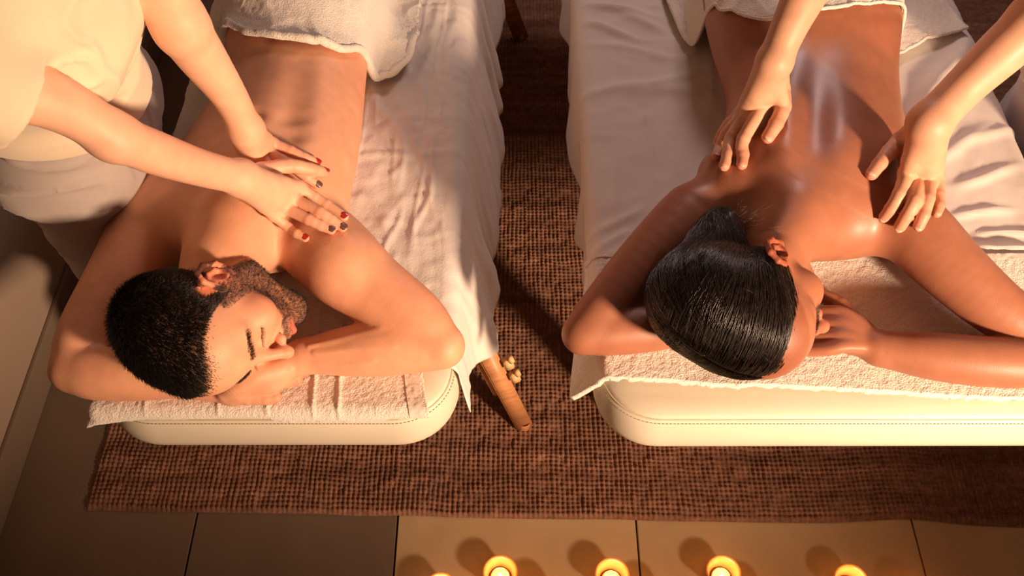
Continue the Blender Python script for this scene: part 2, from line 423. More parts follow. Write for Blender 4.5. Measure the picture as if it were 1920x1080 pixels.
# woven jute: brown rows of slightly different dye
def jute():
    m = bpy.data.materials.new('woven_jute'); m.use_nodes = True; nt = m.node_tree; B = nt.nodes['Principled BSDF']
    tc = N(nt, 'ShaderNodeTexCoord'); mp = N(nt, 'ShaderNodeMapping'); mp.inputs['Scale'].default_value = (1.6, 24, 1)
    n1 = N(nt, 'ShaderNodeTexNoise'); n1.inputs['Scale'].default_value = 1; n1.inputs['Detail'].default_value = 3
    nt.links.new(tc.outputs['Object'], mp.inputs[0]); nt.links.new(mp.outputs[0], n1.inputs['Vector'])
    n2 = N(nt, 'ShaderNodeTexNoise'); n2.inputs['Scale'].default_value = 160; n2.inputs['Detail'].default_value = 4
    nt.links.new(tc.outputs['Object'], n2.inputs['Vector'])
    n3 = N(nt, 'ShaderNodeTexNoise'); n3.inputs['Scale'].default_value = 55; n3.inputs['Detail'].default_value = 2
    nt.links.new(tc.outputs['Object'], n3.inputs['Vector'])
    cr = N(nt, 'ShaderNodeValToRGB'); e = cr.color_ramp.elements
    e[0].position = 0.33; e[0].color = (.19, .086, .050, 1); e[1].position = 0.67; e[1].color = (.33, .165, .10, 1)
    nt.links.new(n1.outputs['Fac'], cr.inputs[0])
    def mix(a, b, mode, f):
        x = N(nt, 'ShaderNodeMix'); x.data_type = 'RGBA'; x.blend_type = mode; x.inputs[0].default_value = f
        nt.links.new(a, x.inputs[6]); nt.links.new(b, x.inputs[7]); return x.outputs[2]
    c = mix(cr.outputs[0], n3.outputs['Fac'], 'OVERLAY', 0.55); c = mix(c, n2.outputs['Fac'], 'OVERLAY', 0.5)
    nt.links.new(c, B.inputs['Base Color']); B.inputs['Roughness'].default_value = 0.9
    bp = N(nt, 'ShaderNodeBump'); bp.inputs['Strength'].default_value = 0.6; bp.inputs['Distance'].default_value = 0.002
    n4 = N(nt, 'ShaderNodeTexNoise'); n4.inputs['Scale'].default_value = 420; nt.links.new(tc.outputs['Object'], n4.inputs['Vector'])
    nt.links.new(n4.outputs['Fac'], bp.inputs['Height']); nt.links.new(bp.outputs[0], B.inputs['Normal'])
    return m
M['jute'] = jute()

# ================================================================== ROOM
def boxm(name, lo, hi, m, parent=None, bev=0.0, **kw):
    bm = bmesh.new(); bmesh.ops.create_cube(bm, size=1.0)
    lo, hi = np.array(lo, float), np.array(hi, float)
    for v in bm.verts: v.co = Vector((lo + hi) / 2 + np.array(v.co) * (hi - lo))
    if bev: bmesh.ops.bevel(bm, geom=bm.edges[:], offset=bev, segments=2, affect='EDGES', profile=0.6)
    return link(name, bm_mesh(name, bm), m, parent, smooth=bool(bev), **kw)
XL, XR, YB, YF = -1.135, 3.2, 4.2, -2.6
floor = boxm('floor', (XL - .02, YF, -.06), (XR, YB, -.012), M['grout'], kind='structure')
xs_ = [XL, -.702, -.254, .275, .887, 1.487, 2.087, 2.687, XR]; ys_ = [YF, -1.7, -1.1, -.5, .1, .70, 1.3, 1.9, 2.5, 3.1, 3.7, YB]
tmesh = {}
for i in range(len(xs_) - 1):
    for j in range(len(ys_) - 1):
        wx, wy = xs_[i + 1] - xs_[i], ys_[j + 1] - ys_[j]; li = xs_[i] > -.3 and -.6 < ys_[j] < .8; key = (round(wx, 3), round(wy, 3), li)  # li marks tiles around the candles that get the painted glow
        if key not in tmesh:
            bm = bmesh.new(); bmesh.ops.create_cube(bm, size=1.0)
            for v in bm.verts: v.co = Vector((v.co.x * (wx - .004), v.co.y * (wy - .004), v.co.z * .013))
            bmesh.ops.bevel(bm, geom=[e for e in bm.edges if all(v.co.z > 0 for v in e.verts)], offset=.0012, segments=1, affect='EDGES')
            me = bm_mesh('tile', bm); me.materials.append(M['tile_glow' if li else 'tile']); tmesh[key] = me
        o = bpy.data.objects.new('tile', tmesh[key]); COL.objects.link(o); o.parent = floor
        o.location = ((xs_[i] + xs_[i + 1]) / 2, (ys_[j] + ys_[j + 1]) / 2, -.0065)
        # a tiny lean makes every tile its own piece
        o.rotation_euler = (random.uniform(-1, 1) * 3e-4, random.uniform(-1, 1) * 3e-4, 0)
boxm('wall_left', (XL - .14, YF, -.06), (XL, YB, 2.75), M['wall'], kind='structure')
boxm('wall_back', (XL - .14, YB, -.06), (XR + .12, YB + .12, 2.75), M['wall'], kind='structure')
boxm('wall_right', (XR, YF, -.06), (XR + .12, YB, 2.75), M['wall'], kind='structure')
boxm('baseboard_left', (XL, YF, 0), (XL + .012, YB, .10), M['skirting'], bev=.003, kind='structure')

# ------------------------------------------------------------------ rug
def rug():
    x0, x1, y1 = -.955, 2.05, 2.95
    fr = lambda x: .898 - .018 * (x + .95) + .012 * np.exp(-((x - .88) / .12)**2) + .002 * vnoise(x * 9, 0, 0, 5)
    p = .0112; V = []; Q = []; b = 0
    def patch(xa, xb, ya, yb, h):
        nonlocal b
        xs = np.arange(xa, xb + h * .5, h); v = np.arange(ya, yb + h * .5, h)
        X, Yv = np.meshgrid(xs, v, indexing='ij')
        fade = 1 - sstep(.0, .5, Yv - .9)
        Y = Yv + (fr(X) - .88) * fade * 1.0
        wx = X + .0024 * vnoise(X * 12, Y * 9, 0, 3) + .0006 * vnoise(X * 90, Y * 70, 0, 13); wy = Yv + .0028 * vnoise(X * 14, Yv * 20, 0, 4)
        row = np.floor(wy / p)
        cx = np.abs(np.sin(np.pi * wx / p)); cy = np.abs(np.sin(np.pi * wy / p))
        A = .88 + .28 * vnoise(np.floor(wx / p) * .71, row * .53, 0, 8)
        Z = .003 + .0095 * A * (cx**.7) * (.45 + .55 * cy**.6) + .0016 * vnoise(X * 60, Y * 60, 0, 9)
        edge = np.minimum(sstep(0, .012, X - x0), 1) * sstep(-.002, .010, Yv - .88)
        Z = .0008 + (Z) * (.15 + .85 * edge)
        V.append(np.stack([X, Y, Z], 2).reshape(-1, 3)); Q.append(grid_quads(len(xs), len(v)) + b); b += X.size
    h = p / 4
    patch(x0, 1.20, .88, 1.26, h)                       # strip in front of the tables
    patch(-.13, .21, 1.26 + 0, 2.95, h)                 # aisle between the tables
    patch(1.20, x1, .88, 1.26, .009)
    patch(x0, -.13, 1.26, y1, .02); patch(.21, x1, 1.26, y1, .02)
    me = np_mesh('rug', np.concatenate(V), quads=np.concatenate(Q))
    o = link('woven_rug', me, M['jute'], label='reddish brown woven jute rug lying on the floor tiles under both massage tables', cat='rug')
rug()

# ------------------------------------------------------------------ massage tables
ZT = .70
def rrect(x0, x1, y0, y1, r, n=10):
    pts = []
    for cx, cy, a0 in ((x1 - r, y1 - r, 0), (x0 + r, y1 - r, 90), (x0 + r, y0 + r, 180), (x1 - r, y0 + r, 270)):
        for i in range(n + 1):
            a = math.radians(a0 + 90 * i / n); pts.append((cx + r * math.cos(a), cy + r * math.sin(a)))
    return np.array(pts)
def cushion_mesh(x0, x1, y0, y1, rc=.10):
    prof = [(.05, .596), (.028, .597), (.012, .603), (.004, .614), (.0, .630), (.000, .650), (.002, .667), (.006, .680), (.0095, .6855), (.0110, .6868), (.0108, .6888), (.016, .693), (.026, .698), (.040, .7005), (.060, .7015)]
    V = []; n = len(rrect(0, 1, 0, 1, .1)); polys = []
    for ins, z in prof:
        r = rrect(x0 + ins, x1 - ins, y0 + ins, y1 - ins, rc - ins * .8)
        wv = .0015 * np.sin(r[:, 0] * 21) * (z < .66)
        V += [(a, b + c, z) for (a, b), c in zip(r, wv)]
    for k in range(len(prof) - 1):
        for i in range(n): polys.append([k * n + i, k * n + (i + 1) % n, (k + 1) * n + (i + 1) % n, (k + 1) * n + i])
    polys.append(list(range(n))[::-1]); polys.append([(len(prof) - 1) * n + i for i in range(n)])
    return np_mesh('cushion', V, polys=polys)
def bar(a, b, w, t, side=(0, 1, 0)):
    """flat board from a to b: width w across 'side', thickness t"""
    a, b = np.array(a, float), np.array(b, float); d = unit(b - a); s = np.array(side, float); s = unit(s - d * (s @ d)); n = np.cross(d, s)
    bm = bmesh.new(); bmesh.ops.create_cube(bm, size=1.0); L = np.linalg.norm(b - a)
    for v in bm.verts: v.co = Vector((a + b) / 2 + d * v.co.x * L + s * v.co.y * w + n * v.co.z * t)
    bmesh.ops.bevel(bm, geom=bm.edges[:], offset=min(w, t) * .16, segments=2, affect='EDGES')
    return bm
def massage_table(x0, x1, label, leg_label_side):
    y0, y1 = .735, 2.62
    t = empty('massage_table', ((x0 + x1) / 2, (y0 + y1) / 2, 0), label=label, cat='massage table', group=None)
    c = link('cushion', cushion_mesh(x0, x1, y0, y1), M['vinyl'], t)
    # seam cord in the groove, with two rows of stitches beside it
    r = rrect(x0 + .0100, x1 - .0100, y0 + .0100, y1 - .0100, .092, 14)
    loop = np.concatenate([r, r[:1]])
    dense = []
    for a, b in zip(loop[:-1], loop[1:]):
        m = max(1, int(np.linalg.norm(b - a) / .02)); dense += [a + (b - a) * i / m for i in range(m)]
    dense = np.array(dense + [dense[0]])
    V, Q = tube_np(np.c_[dense, np.full(len(dense), .6870) + .0004 * np.sin(dense[:, 0] * 17)], .0014, 6)
    link('seam_piping', np_mesh('seam_piping', V, quads=Q), M['thread'], c)
    # stitches
    bm = bmesh.new(); step = .006
    seg = np.linalg.norm(np.diff(dense, axis=0), axis=1); cum = np.concatenate([[0], np.cumsum(seg)])
    s = np.arange(0, cum[-1], step); px = np.interp(s, cum, dense[:, 0]); py = np.interp(s, cum, dense[:, 1])
    front = py < 1.0
    Vs = []; Qs = []; b0 = 0
    for x, y, x2, y2 in zip(px[front][:-1], py[front][:-1], px[front][1:], py[front][1:]):
        if abs(x2 - x) + abs(y2 - y) > .02: continue
        ctr = np.array([(x0 + x1) / 2, y0 + .12]); o_ = unit(np.array([x, y]) - np.array([min(max(x, x0 + .1), x1 - .1), max(y, y0 + .1)]) + 1e-9) * .0045
        a = np.array([x + o_[0], y + o_[1], .6815]); bb = np.array([x + (x2 - x) * .62 + o_[0], y + (y2 - y) * .62 + o_[1], .6815])
        v, q = tube_np([a, bb], .0006, 4); Vs.append(v); Qs.append(q + b0); b0 += len(v)
    link('stitching', np_mesh('stitching', np.concatenate(Vs), quads=np.concatenate(Qs)), M['thread'], c, kind='stuff')
    # wooden frame rails and splayed legs
    link('frame_rail', bm_mesh('frame_rail', bar((x0 + .05, y0 + .12, .575), (x0 + .05, y1 - .12, .575), .022, .045, (1, 0, 0))), M['wood'], t)
    link('frame_rail', bm_mesh('frame_rail', bar((x1 - .05, y0 + .12, .575), (x1 - .05, y1 - .12, .575), .022, .045, (1, 0, 0))), M['wood'], t)
    link('frame_rail', bm_mesh('frame_rail', bar((x0 + .05, y0 + .14, .575), (x1 - .05, y0 + .14, .575), .022, .045, (0, 1, 0))), M['wood'], t)
    link('frame_rail', bm_mesh('frame_rail', bar((x0 + .05, y1 - .14, .575), (x1 - .05, y1 - .14, .575), .022, .045, (0, 1, 0))), M['wood'], t)
    for sx, xe in ((-1, x0), (1, x1)):
        for yy, fy in ((1.115, 1.125), (2.40, 2.55)):
            top = np.array([xe - sx * (.035 if leg_label_side > 0 else .13), yy, .555]); foot = np.array([xe + sx * (.104 if leg_label_side > 0 else -.15), fy, .012])
            d = foot - top; sd = unit(np.cross(d, (1, 0, 0)))
            up_end = top + d * .74
            lg = link('leg', bm_mesh('leg', bar(top, up_end, .050, .022, (1, .35, 0))), M['wood'], t)
            off = np.array([.012 * sx, -.016, .0])
            link('leg_extension', bm_mesh('leg_extension', bar(top + d * .38 + off, foot + off, .040, .022, (1, .35, 0))), M['wood'], lg)
            for k in (.50, .60):
                c0 = top + d * k + off + np.array([sx * .034, -.006, .014])
                dn = unit(d)
                b2 = bar(c0 - dn * .015, c0 + dn * .015, .020, .017, (1, .35, 0))
                b3 = bar(c0 - dn * .020 + (sx * .008, 0, .006), c0 - dn * .004 + (sx * .008, 0, .006), .012, .016, (1, .35, 0))
                me2 = bm_mesh('tmp', b3); b2.from_mesh(me2); bpy.data.meshes.remove(me2)
                link('wing_knob', bm_mesh('wing_knob', b2), M['wood_light'], lg)
            V, Q = tube_np([foot + off + (0, 0, -.004), foot + off + (0, 0, .02)], .015, 12)
            link('foot_pad', np_mesh('foot_pad', V, quads=Q), M['wood'], lg)
    return t
LX0, LX1, RX0, RX1 = -.665, -.088, .135, .985
massage_table(LX0, LX1, 'cream vinyl massage table on wooden legs, carrying the dark haired man', 1)
massage_table(RX0, RX1, 'wider cream vinyl massage table carrying the woman with sleek black hair', -1)

# ------------------------------------------------------------------ sheets
def sheet(name, x0, x1, yfront, y1, hang, flare, wr, material, label, nv=210, dy=.0078):
    w_ = (x1 - x0) / 2; xc = (x0 + x1) / 2; rc = .030; arc = rc * math.pi / 2; ztop = .706
    ny = int((y1 - .74) / dy); tt = np.linspace(0, 1, ny)
    ss = np.linspace(-1, 1, nv)
    S, T = np.meshgrid(ss, tt)                    # rows along y
    # arc length coordinate: top 72 %, sides the rest
    flat = w_ - rc
    k = .76
    A = np.abs(S); sgn = np.sign(S)
    top = A < k
    sideu = np.clip((A - k) / (1 - k), 0, 1)
    yf = yfront(S, sideu)
    Y = yf + (y1 - yf) * T
    H = hang(Y, sgn)
    total = arc + H; dd = sideu * total
    th = np.clip(dd / rc, 0, math.pi / 2); down = np.maximum(dd - arc, 0)
    X = np.where(top, A / k * flat, flat + rc * np.sin(th)); Z = np.where(top, ztop, ztop - rc * (1 - np.cos(th)) - down)
    fl = flare(Y, sgn)
    X = X + fl * np.clip(down / .2, 0, 1.5)**.8
    fold = np.sin(Y * 23 + 2.1 * vnoise(Y * 3, sgn * 5, 0, 21) * 3) * .009 + .010 * vnoise(Y * 11, sgn * 7, 0, 23)
    X = X + fold * np.clip(down / .15, 0, 1.3)
    nx = np.where(top, 0, np.sin(th)); nz = np.where(top, 1, np.cos(th))
    Xw = xc + sgn * X
    h = wr(Xw, Y, np.where(top, 0, dd), sgn)
    V = np.stack([Xw + sgn * nx * h, Y, Z + nz * h], 2).reshape(-1, 3)
    me = np_mesh(name, V, quads=grid_quads(ny, nv))
    o = link(name, me, material, label=label, cat='sheet')
    md = o.modifiers.new('cloth thickness', 'SOLIDIFY'); md.thickness = .0016; md.offset = 0
    return o
def crink(X, Y, s, n):
    u = X + .02 * vnoise(X * 7, Y * 7, 0, 31); v = Y + .03 * vnoise(X * 6, Y * 6, 0, 32)
    a = ridge(u * 38, v * 7, 33); b = ridge(u * 12, v * 33, 34); c = ridge((u + v) * 20, (u - v) * 9, 35)
    am = .5 + .5 * vnoise(X * 5, Y * 5, 0, 36); bm_ = .5 + .5 * vnoise(X * 6, Y * 4, 0, 37)
    h = .0036 * np.clip(a, 0, 1)**2 * am + .0032 * np.clip(b, 0, 1)**2 * bm_ + .0022 * np.clip(c, 0, 1)**2 + .0014 * fbm(X * 30, Y * 30, 0, 38)
    for (px, py, ang, L, wdt, amp) in ((745, 292, 5, .10, .006, .004), (790, 400, 80, .09, .006, .003), (775, 250, -70, .10, .005, .0026), (735, 440, 82, .06, .005, .003), (700, 180, -62, .12, .012, .006), (800, 120, 84, .2, .012, .004), (845, 60, 86, .2, .012, .004)):
        p = P(px, py, .706); a_ = math.radians(ang); dx, dy = X - p[0], Y - p[1]
        l = dx * math.cos(a_) + dy * math.sin(a_); q = -dx * math.sin(a_) + dy * math.cos(a_) + .006 * np.sin(l * 40)
        h = h + amp * np.exp(-(q / wdt)**2) * np.exp(-(l / L)**4)
    return h
sheet('bed_sheet', LX0, LX1,
      lambda S, u: .832 + .006 * np.sin(S * 9) * (1 - u) - .020 * u * (S > 0),
      2.7, lambda Y, s: np.where(s > 0, .082 + .18 * sstep(.84, 1.12, Y) + .05 * sstep(1.27, 1.30, Y), .06 + .18 * sstep(.84, 1.2, Y)),
      lambda Y, s: np.where(s > 0, .034 + .010 * sstep(.9, 1.35, Y) - .02 * np.exp(-((Y - 1.27) / .06)**2), .015),
      crink, M['linen'], 'crinkled off-white linen sheet on the left table, under the man')
def soft(X, Y, s, n):
    u = X + .03 * vnoise(X * 5, Y * 5, 0, 51); v = Y + .03 * vnoise(X * 5, Y * 5, 0, 52)
    h = .0016 * fbm(u * 16, v * 16, 0, 53) + .0022 * np.clip(ridge(u * 6, v * 15, 54), 0, 1)**2 * (.5 + .5 * vnoise(X * 3, Y * 3, 0, 55)) + .0018 * np.clip(ridge(u * 17, v * 6, 56), 0, 1)**2 * (.5 + .5 * vnoise(X * 4, Y * 4, 0, 57))
    # (px,py, angle in the table plane, half length, half width, height)
    for (px, py, ang, L, wdt, amp) in ((1765, 150, 52, .17, .022, .020), (1730, 215, 50, .13, .012, .008), (1850, 100, 60, .16, .02, .012),
                                       (1880, 468, 0, .05, .008, .014), (1890, 440, 3, .06, .006, .008), (1850, 330, 20, .07, .010, .008), (1800, 270, 35, .08, .012, .007), (1870, 250, 15, .07, .010, .007), (1840, 400, 12, .06, .008, .007),
                                       (1150, 60, -28, .06, .010, .010), (1160, 20, -20, .07, .010, .012), (1205, 45, -35, .05, .012, .009), (1180, 95, -15, .08, .012, .006),
                                       (1210, 230, 92, .10, .003, .004), (1155, 360, 90, .12, .004, .0025), (1200, 160, 15, .12, .012, .006), (1250, 170, 5, .10, .016, .006), (1150, 420, 35, .06, .008, .005), (1140, 455, 30, .05, .006, .005)):
        p = P(px, py, .706); a_ = math.radians(ang); dx, dy = X - p[0], Y - p[1]
        l = dx * math.cos(a_) + dy * math.sin(a_); q = -dx * math.sin(a_) + dy * math.cos(a_) + .004 * np.sin(l * 30 + px)
        h = h + amp * np.exp(-(q / wdt)**2) * np.exp(-(l / L)**4)
    return h * np.where(s > 0, np.exp(-s / .06), 1)
sheet('bed_sheet', RX0, RX1,
      lambda S, u: .95 + 0 * S, 2.7, lambda Y, s: .16 + .05 * sstep(1.5, 1.8, Y) + 0 * s,
      lambda Y, s: np.where(s < 0, .006 + .012 * np.sin(Y * 9), .055), soft, M['cotton'],
      'smooth off-white cotton sheet on the right table, under the woman')

# ------------------------------------------------------------------ towels under the heads
def resting(x0, x1, y0):
    """height of a made-up table top around its front and side edges"""
    def T(X, Y):
        dx = np.maximum(np.maximum(x0 + .02 - X, X - x1 + .02), 0); dyy = np.maximum(y0 + .022 - Y, 0)
        d = np.sqrt(dx**2 + dyy**2)
        return .709 - np.where(d < .02, .02 - np.sqrt(np.maximum(.0004 - d**2, 0)), .02 + (d - .02) * 1.1)
    return T
def blurgrid(Z):
    Zp = np.pad(Z, 1, mode='edge'); return (Zp[:-2, 1:-1] + Zp[2:, 1:-1] + Zp[1:-1, :-2] + Zp[1:-1, 2:] + 2 * Z) / 6
def flat_towel(corners, T, label, seed, nu, nv, thick=.009, wr=None, hemband=None):
    a, b, c, d = [np.array(q, float) for q in corners]   # front left, front right, back right, back left
    u, v = np.meshgrid(np.linspace(0, 1, nu), np.linspace(0, 1, nv), indexing='ij')
    XY = (a * (1 - u)[..., None] + b * u[..., None]) * (1 - v)[..., None] + (d * (1 - u)[..., None] + c * u[..., None]) * v[..., None]
    X, Y = XY[..., 0], XY[..., 1]
    X = X + .003 * vnoise(Y * 14, 0, 0, seed); Y = Y + .003 * vnoise(X * 12, 0, 0, seed + 1)
    Z = T(X, Y); h = .0008 * fbm(X * 190, Y * 190, 0, seed + 2, 2) + .0009 * fbm(X * 16, Y * 16, 0, seed + 3, 2)
    if wr: h = h + wr(X, Y)
    V = np.stack([X, Y, Z + h + thick], 2).reshape(-1, 3)
    o = link('face_towel', np_mesh('face_towel', V, quads=grid_quads(nu, nv)), M['terry'], label=label, cat='towel')
    md = o.modifiers.new('pile thickness', 'SOLIDIFY'); md.thickness = thick; md.offset = -1
    sb = (X, Y, Z + h + thick)
    return o, sb
def wrl(X, Y):
    h = 0
    for px, amp in ((415, .003), (590, .0035), (637, .004), (505, .002), (280, .002)):
        p = P(px, 740, .71); q = X - p[0] - (Y - p[1]) * -.06; h = h + amp * np.exp(-(q / .003)**2)
    return h
def xy(px, py, z=.71): return P(px, py, z)[:2]
fl, sb = flat_towel([xy(152, 792, .70), xy(803, 780), xy(770, 560), xy(300, 560)], resting(LX0, LX1, .735),
                'cream terry towel across the head end of the left table, under the man\'s arms', 61, 230, 90, wr=wrl)
X, Y, Z = sb; I = slice(-14, -3)
V = np.stack([X[I], Y[I], Z[I] + .0012 + .0009 * np.abs(np.sin(Y[I] * 520))], 2).reshape(-1, 3)
link('hem_band', np_mesh('hem_band', V, quads=grid_quads(X[I].shape[0], X.shape[1])), M['hem'], fl, label='ribbed woven hem band')
fr_, sb = flat_towel([xy(1068, 733, .675), (1.06, .752), (1.06, 1.055), xy(1098, 480)], resting(RX0, RX1, .735),
                 'thick cream terry towel across the head end of the right table, under the woman\'s head', 71, 300, 100, thick=.011)
X, Y, Z = sb; I = (slice(0, None), slice(-6, -1))
V = np.stack([X[I], Y[I], Z[I] + .0014 + .0007 * np.abs(np.sin(X[I] * 420))], 2).reshape(-1, 3)
link('hem_band', np_mesh('hem_band', V, quads=grid_quads(X[I].shape[0], X[I].shape[1])), M['hem'], fr_, label='ribbed woven hem band')

# ================================================================== PEOPLE
class Frame:
    """head frame: F forward (nose), U towards the crown, S towards the left ear"""
    def __init__(s, O, F, U, sc=1.0):
        s.O = np.asarray(O, float); s.F = unit(F); U = np.asarray(U, float); s.U = unit(U - s.F * (U @ s.F)); s.S = np.cross(s.U, s.F); s.k = sc
    def __call__(s, f, l, u): return s.O + (s.F * f + s.S * l + s.U * u) * s.k
    def local(s, V):
        d = (V - s.O) / s.k; return d @ s.F, d @ s.S, d @ s.U
def turn(h, axis, deg):
    a = math.radians(deg); k = unit(axis); R = lambda v: v * math.cos(a) + np.cross(k, v) * math.sin(a) + k * (k @ v) * (1 - math.cos(a))
    h.F, h.S, h.U = R(h.F), R(h.S), R(h.U)
def add_head(B, h, male=True, ears=(-1, 1), closed=True):
    k = h.k; ax = (h.F, h.S, h.U); g = Grp()
    E = lambda f, l, u, rf, rl, ru, kk=.02, op='+': g.ell(h(f, l, u), np.array([rf, rl, ru]) * k, ax, kk * k, op)
    C = lambda a, b, ra, rb, kk=.01, op='+': g.cone(h(*a), h(*b), ra * k, rb * k, kk * k, op)
    E(-.012, 0, .045, .098, .076, .084)
    E(.045, 0, .052, .048, .060, .050, .03)
    E(.030, 0, -.020, .062, .058, .075, .03)
    jw = .050 if male else .044
    for s in (-1, 1):
        C((.066, s * .012, -.104), (.004, s * jw, -.062), .016, .016, .03)
        C((.004, s * jw, -.062), (-.002, s * .058, -.01), .016, .018, .03)
        E(.060, s * .042, -.022, .026, .024, .024, .022)
        C((.080, s * .010, .026), (.066, s * .044, .027), .010, .009, .014)
    E(.070, 0, -.105, .018, .019, .015, .018)
    E(.071, 0, -.062, .024, .030, .026, .02)
    for s in (-1, 1):
        E(.104, s * .031, .006, .022, .018, .013, .012, '-')
        g.ball(h(.069, s * .031, .006), .0150 * k, .004 * k)
        # closed lid edge
        C((.0845, s * .024, -.002), (.0835, s * .038, -.001), .0010, .0010, .0025, '-')
    C((.088, 0, .022), (.114, 0, -.027), .0065, .0085, .012)
    g.ball(h(.117, 0, -.031), .0095 * k, .006 * k)
    for s in (-1, 1):
        g.ball(h(.100, s * .0120, -.034), .0072 * k, .009 * k)
        g.ball(h(.106, s * .0065, -.0435), .0034 * k, .003 * k, '-')
    # lips
    for s in (-1, 1):
        C((.0955, s * .004, -.0610), (.084, s * .0235, -.0655), .0052, .0030, .004)
        C((.0945, 0, -.0715), (.083, s * .020, -.0675), .0062, .0034, .004)
        C((.1035, 0, -.0663), (.0875, s * .0225, -.0665), .0012, .0010, .0018, '-')
        C((.093, s * .016, -.042), (.081, s * .030, -.064), .0012, .0008, .006, '-')
    # ears
    for s in ears:
        e = Grp(); b = lambda f, l, u: h(f, s * (.071 + l), u)
        rim = [(.012, .004, .004), (.006, .014, .020), (-.006, .020, .030), (-.020, .023, .026), (-.026, .022, .008), (-.020, .018, -.012), (-.008, .010, -.026)]
        e.ell(b(-.007, .010, .004), np.array([.018, .005, .028]) * k, (unit(h.F + .35 * s * h.S), unit(h.S * s - .35 * h.F), h.U), .006 * k)
        for p, q in zip(rim[:-1], rim[1:]): e.cone(b(*p), b(*q), .0040 * k, .0040 * k, .003 * k)
        e.ball(b(-.004, .008, -.027), .0075 * k, .006 * k)
        anti = [(-.004, .012, .018), (-.013, .016, .010), (-.014, .015, -.004), (-.006, .012, -.016)]
        for p, q in zip(anti[:-1], anti[1:]): e.cone(b(*p), b(*q), .0028 * k, .0028 * k, .003 * k)
        e.ball(b(-.002, .017, -.001), .0085 * k, .003 * k, '-')
        e.cone(b(-.016, .024, .020), b(-.020, .024, .004), .0022 * k, .0022 * k, .003 * k, '-')
        e.ball(b(.008, .006, -.004), .0042 * k, .003 * k)
        g.grp(e, .005 * k)
    B.grp(g, .012); h.g = g
    return h
def finger(g, pts, kk=.003):
    f = Grp(); f.chain(pts, kk)
    if len(pts) >= 3:
        for p, r in pts[1:-1]: f.ball(p, r * 1.05, .002)
    g.grp(f, .0045)
def lift(B, px, py, off, z0=None):
    p = hit(B, px, py, off)
    return P(px, py, z0 if z0 else .8) if p is None else p
def surface_finger(B, spec, fall=.9):
    """spec: (px,py,radius px, height over the skin)"""
    out = []
    for px, py, r, off in spec:
        p = hit(B, px, py, 0.0)
        if p is None: p = P(px, py, fall)
        p = P(px, py, p[2] + off); out.append((p, r * depth(p) / FOC))
    return out
SKIN_MAN = np.array(srgb(230, 170, 135)); SKIN_WOMAN = np.array(srgb(166, 110, 84)); SKIN_FAIR = np.array(srgb(238, 186, 154))
def face_colour(h, V, c, male):
    f, l, u = h.local(V)
    near = ev_pts(h.g, V) < .0018
    red = np.array(srgb(190, 80, 70)); dark = np.array(srgb(50, 33, 27))
    lip = np.exp(-((u + .0665) / .0085)**4) * np.exp(-(l / .023)**4) * (f > .078) * near
    c = c * (1 - .75 * lip[:, None]) + red * (.75 * lip)[:, None]
    er = sstep(.066, .078, np.abs(l)) * (np.abs(u) < .045) * (f < .03) * (f > -.05) * near
    c = c * (1 - .45 * er[:, None]) + np.array(srgb(215, 105, 80)) * (.45 * er)[:, None]
    ck = np.exp(-((np.abs(l) - .045) / .02)**2 - ((u + .02) / .022)**2) * (f > .03) * near
    ns = np.exp(-((f - .122) / .015)**2 - ((u + .032) / .015)**2 - (l / .02)**2) * near
    c = c * (1 - .22 * (ck + ns)[:, None]) + np.array(srgb(216, 110, 84)) * (.22 * (ck + ns))[:, None]
    if male:
        jaw = sstep(-.010 - .0, -.050, u + .35 * np.clip(.062 - f, -.02, .08) * 0 + .0 * f)
        line = -.052 + .55 * np.clip(.075 - f, 0, .075)        # beard rises towards the ear
        b = sstep(line + .008, line - .010, u) * (f > -.012) * (f < .104) * (u > -.135) * near
        b = np.maximum(b, sstep(.006, .014, f) * sstep(.040, .026, f) * sstep(.035, .02, u) * (u > -.09) * near * (np.abs(l) > .03)); mous = np.exp(-((u + .054) / .007)**4) * (np.abs(l) < .030) * (f > .07) * (f < .106)
        b = np.clip(np.maximum(b, mous), 0, 1) * sstep(-.03, -.012, l) * (1 - lip) * (1 - np.exp(-((u + .083) / .005)**2) * .4 * (np.abs(l) > .006))
        sp = .75 + .25 * vnoise(V[:, 0] * 900, V[:, 1] * 900, V[:, 2] * 900, 3)
        b = b * sp * .95
        c = c * (1 - b[:, None]) + dark * b[:, None]
        sc = sstep(.0, .01, u - hairline(f)) * near * .85
        c = c * (1 - sc[:, None]) + dark * .5 * sc[:, None]
    return c
HLX = [-.2, -.10, -.05, -.022, -.012, .006, .012, .020, .028, .036, .048, .062, .1]
HLY = [-.075, -.072, -.055, -.030, .030, .030, .0, -.004, .030, .058, .078, .088, .094]
def hairline(f): return np.interp(f, HLX, HLY)
def blotch(V, c, red, amt=.25, s=0, sc=9):
    n = np.clip(vnoise(V[:, 0] * sc, V[:, 1] * sc, V[:, 2] * sc, 90 + s), 0, 1) * amt
    m = .97 + .04 * vnoise(V[:, 0] * 60, V[:, 1] * 60, V[:, 2] * 60, 91 + s)
    return (c * (1 - n[:, None]) + red * n[:, None]) * m[:, None]
def freckles(V, c, pts, r=.0013):
    for p in pts:
        w_ = np.exp(-(np.linalg.norm(V - p, axis=1) / r)**2)[:, None] * .6
        c = c * (1 - w_) + np.array(srgb(90, 45, 30)) * w_
    return c
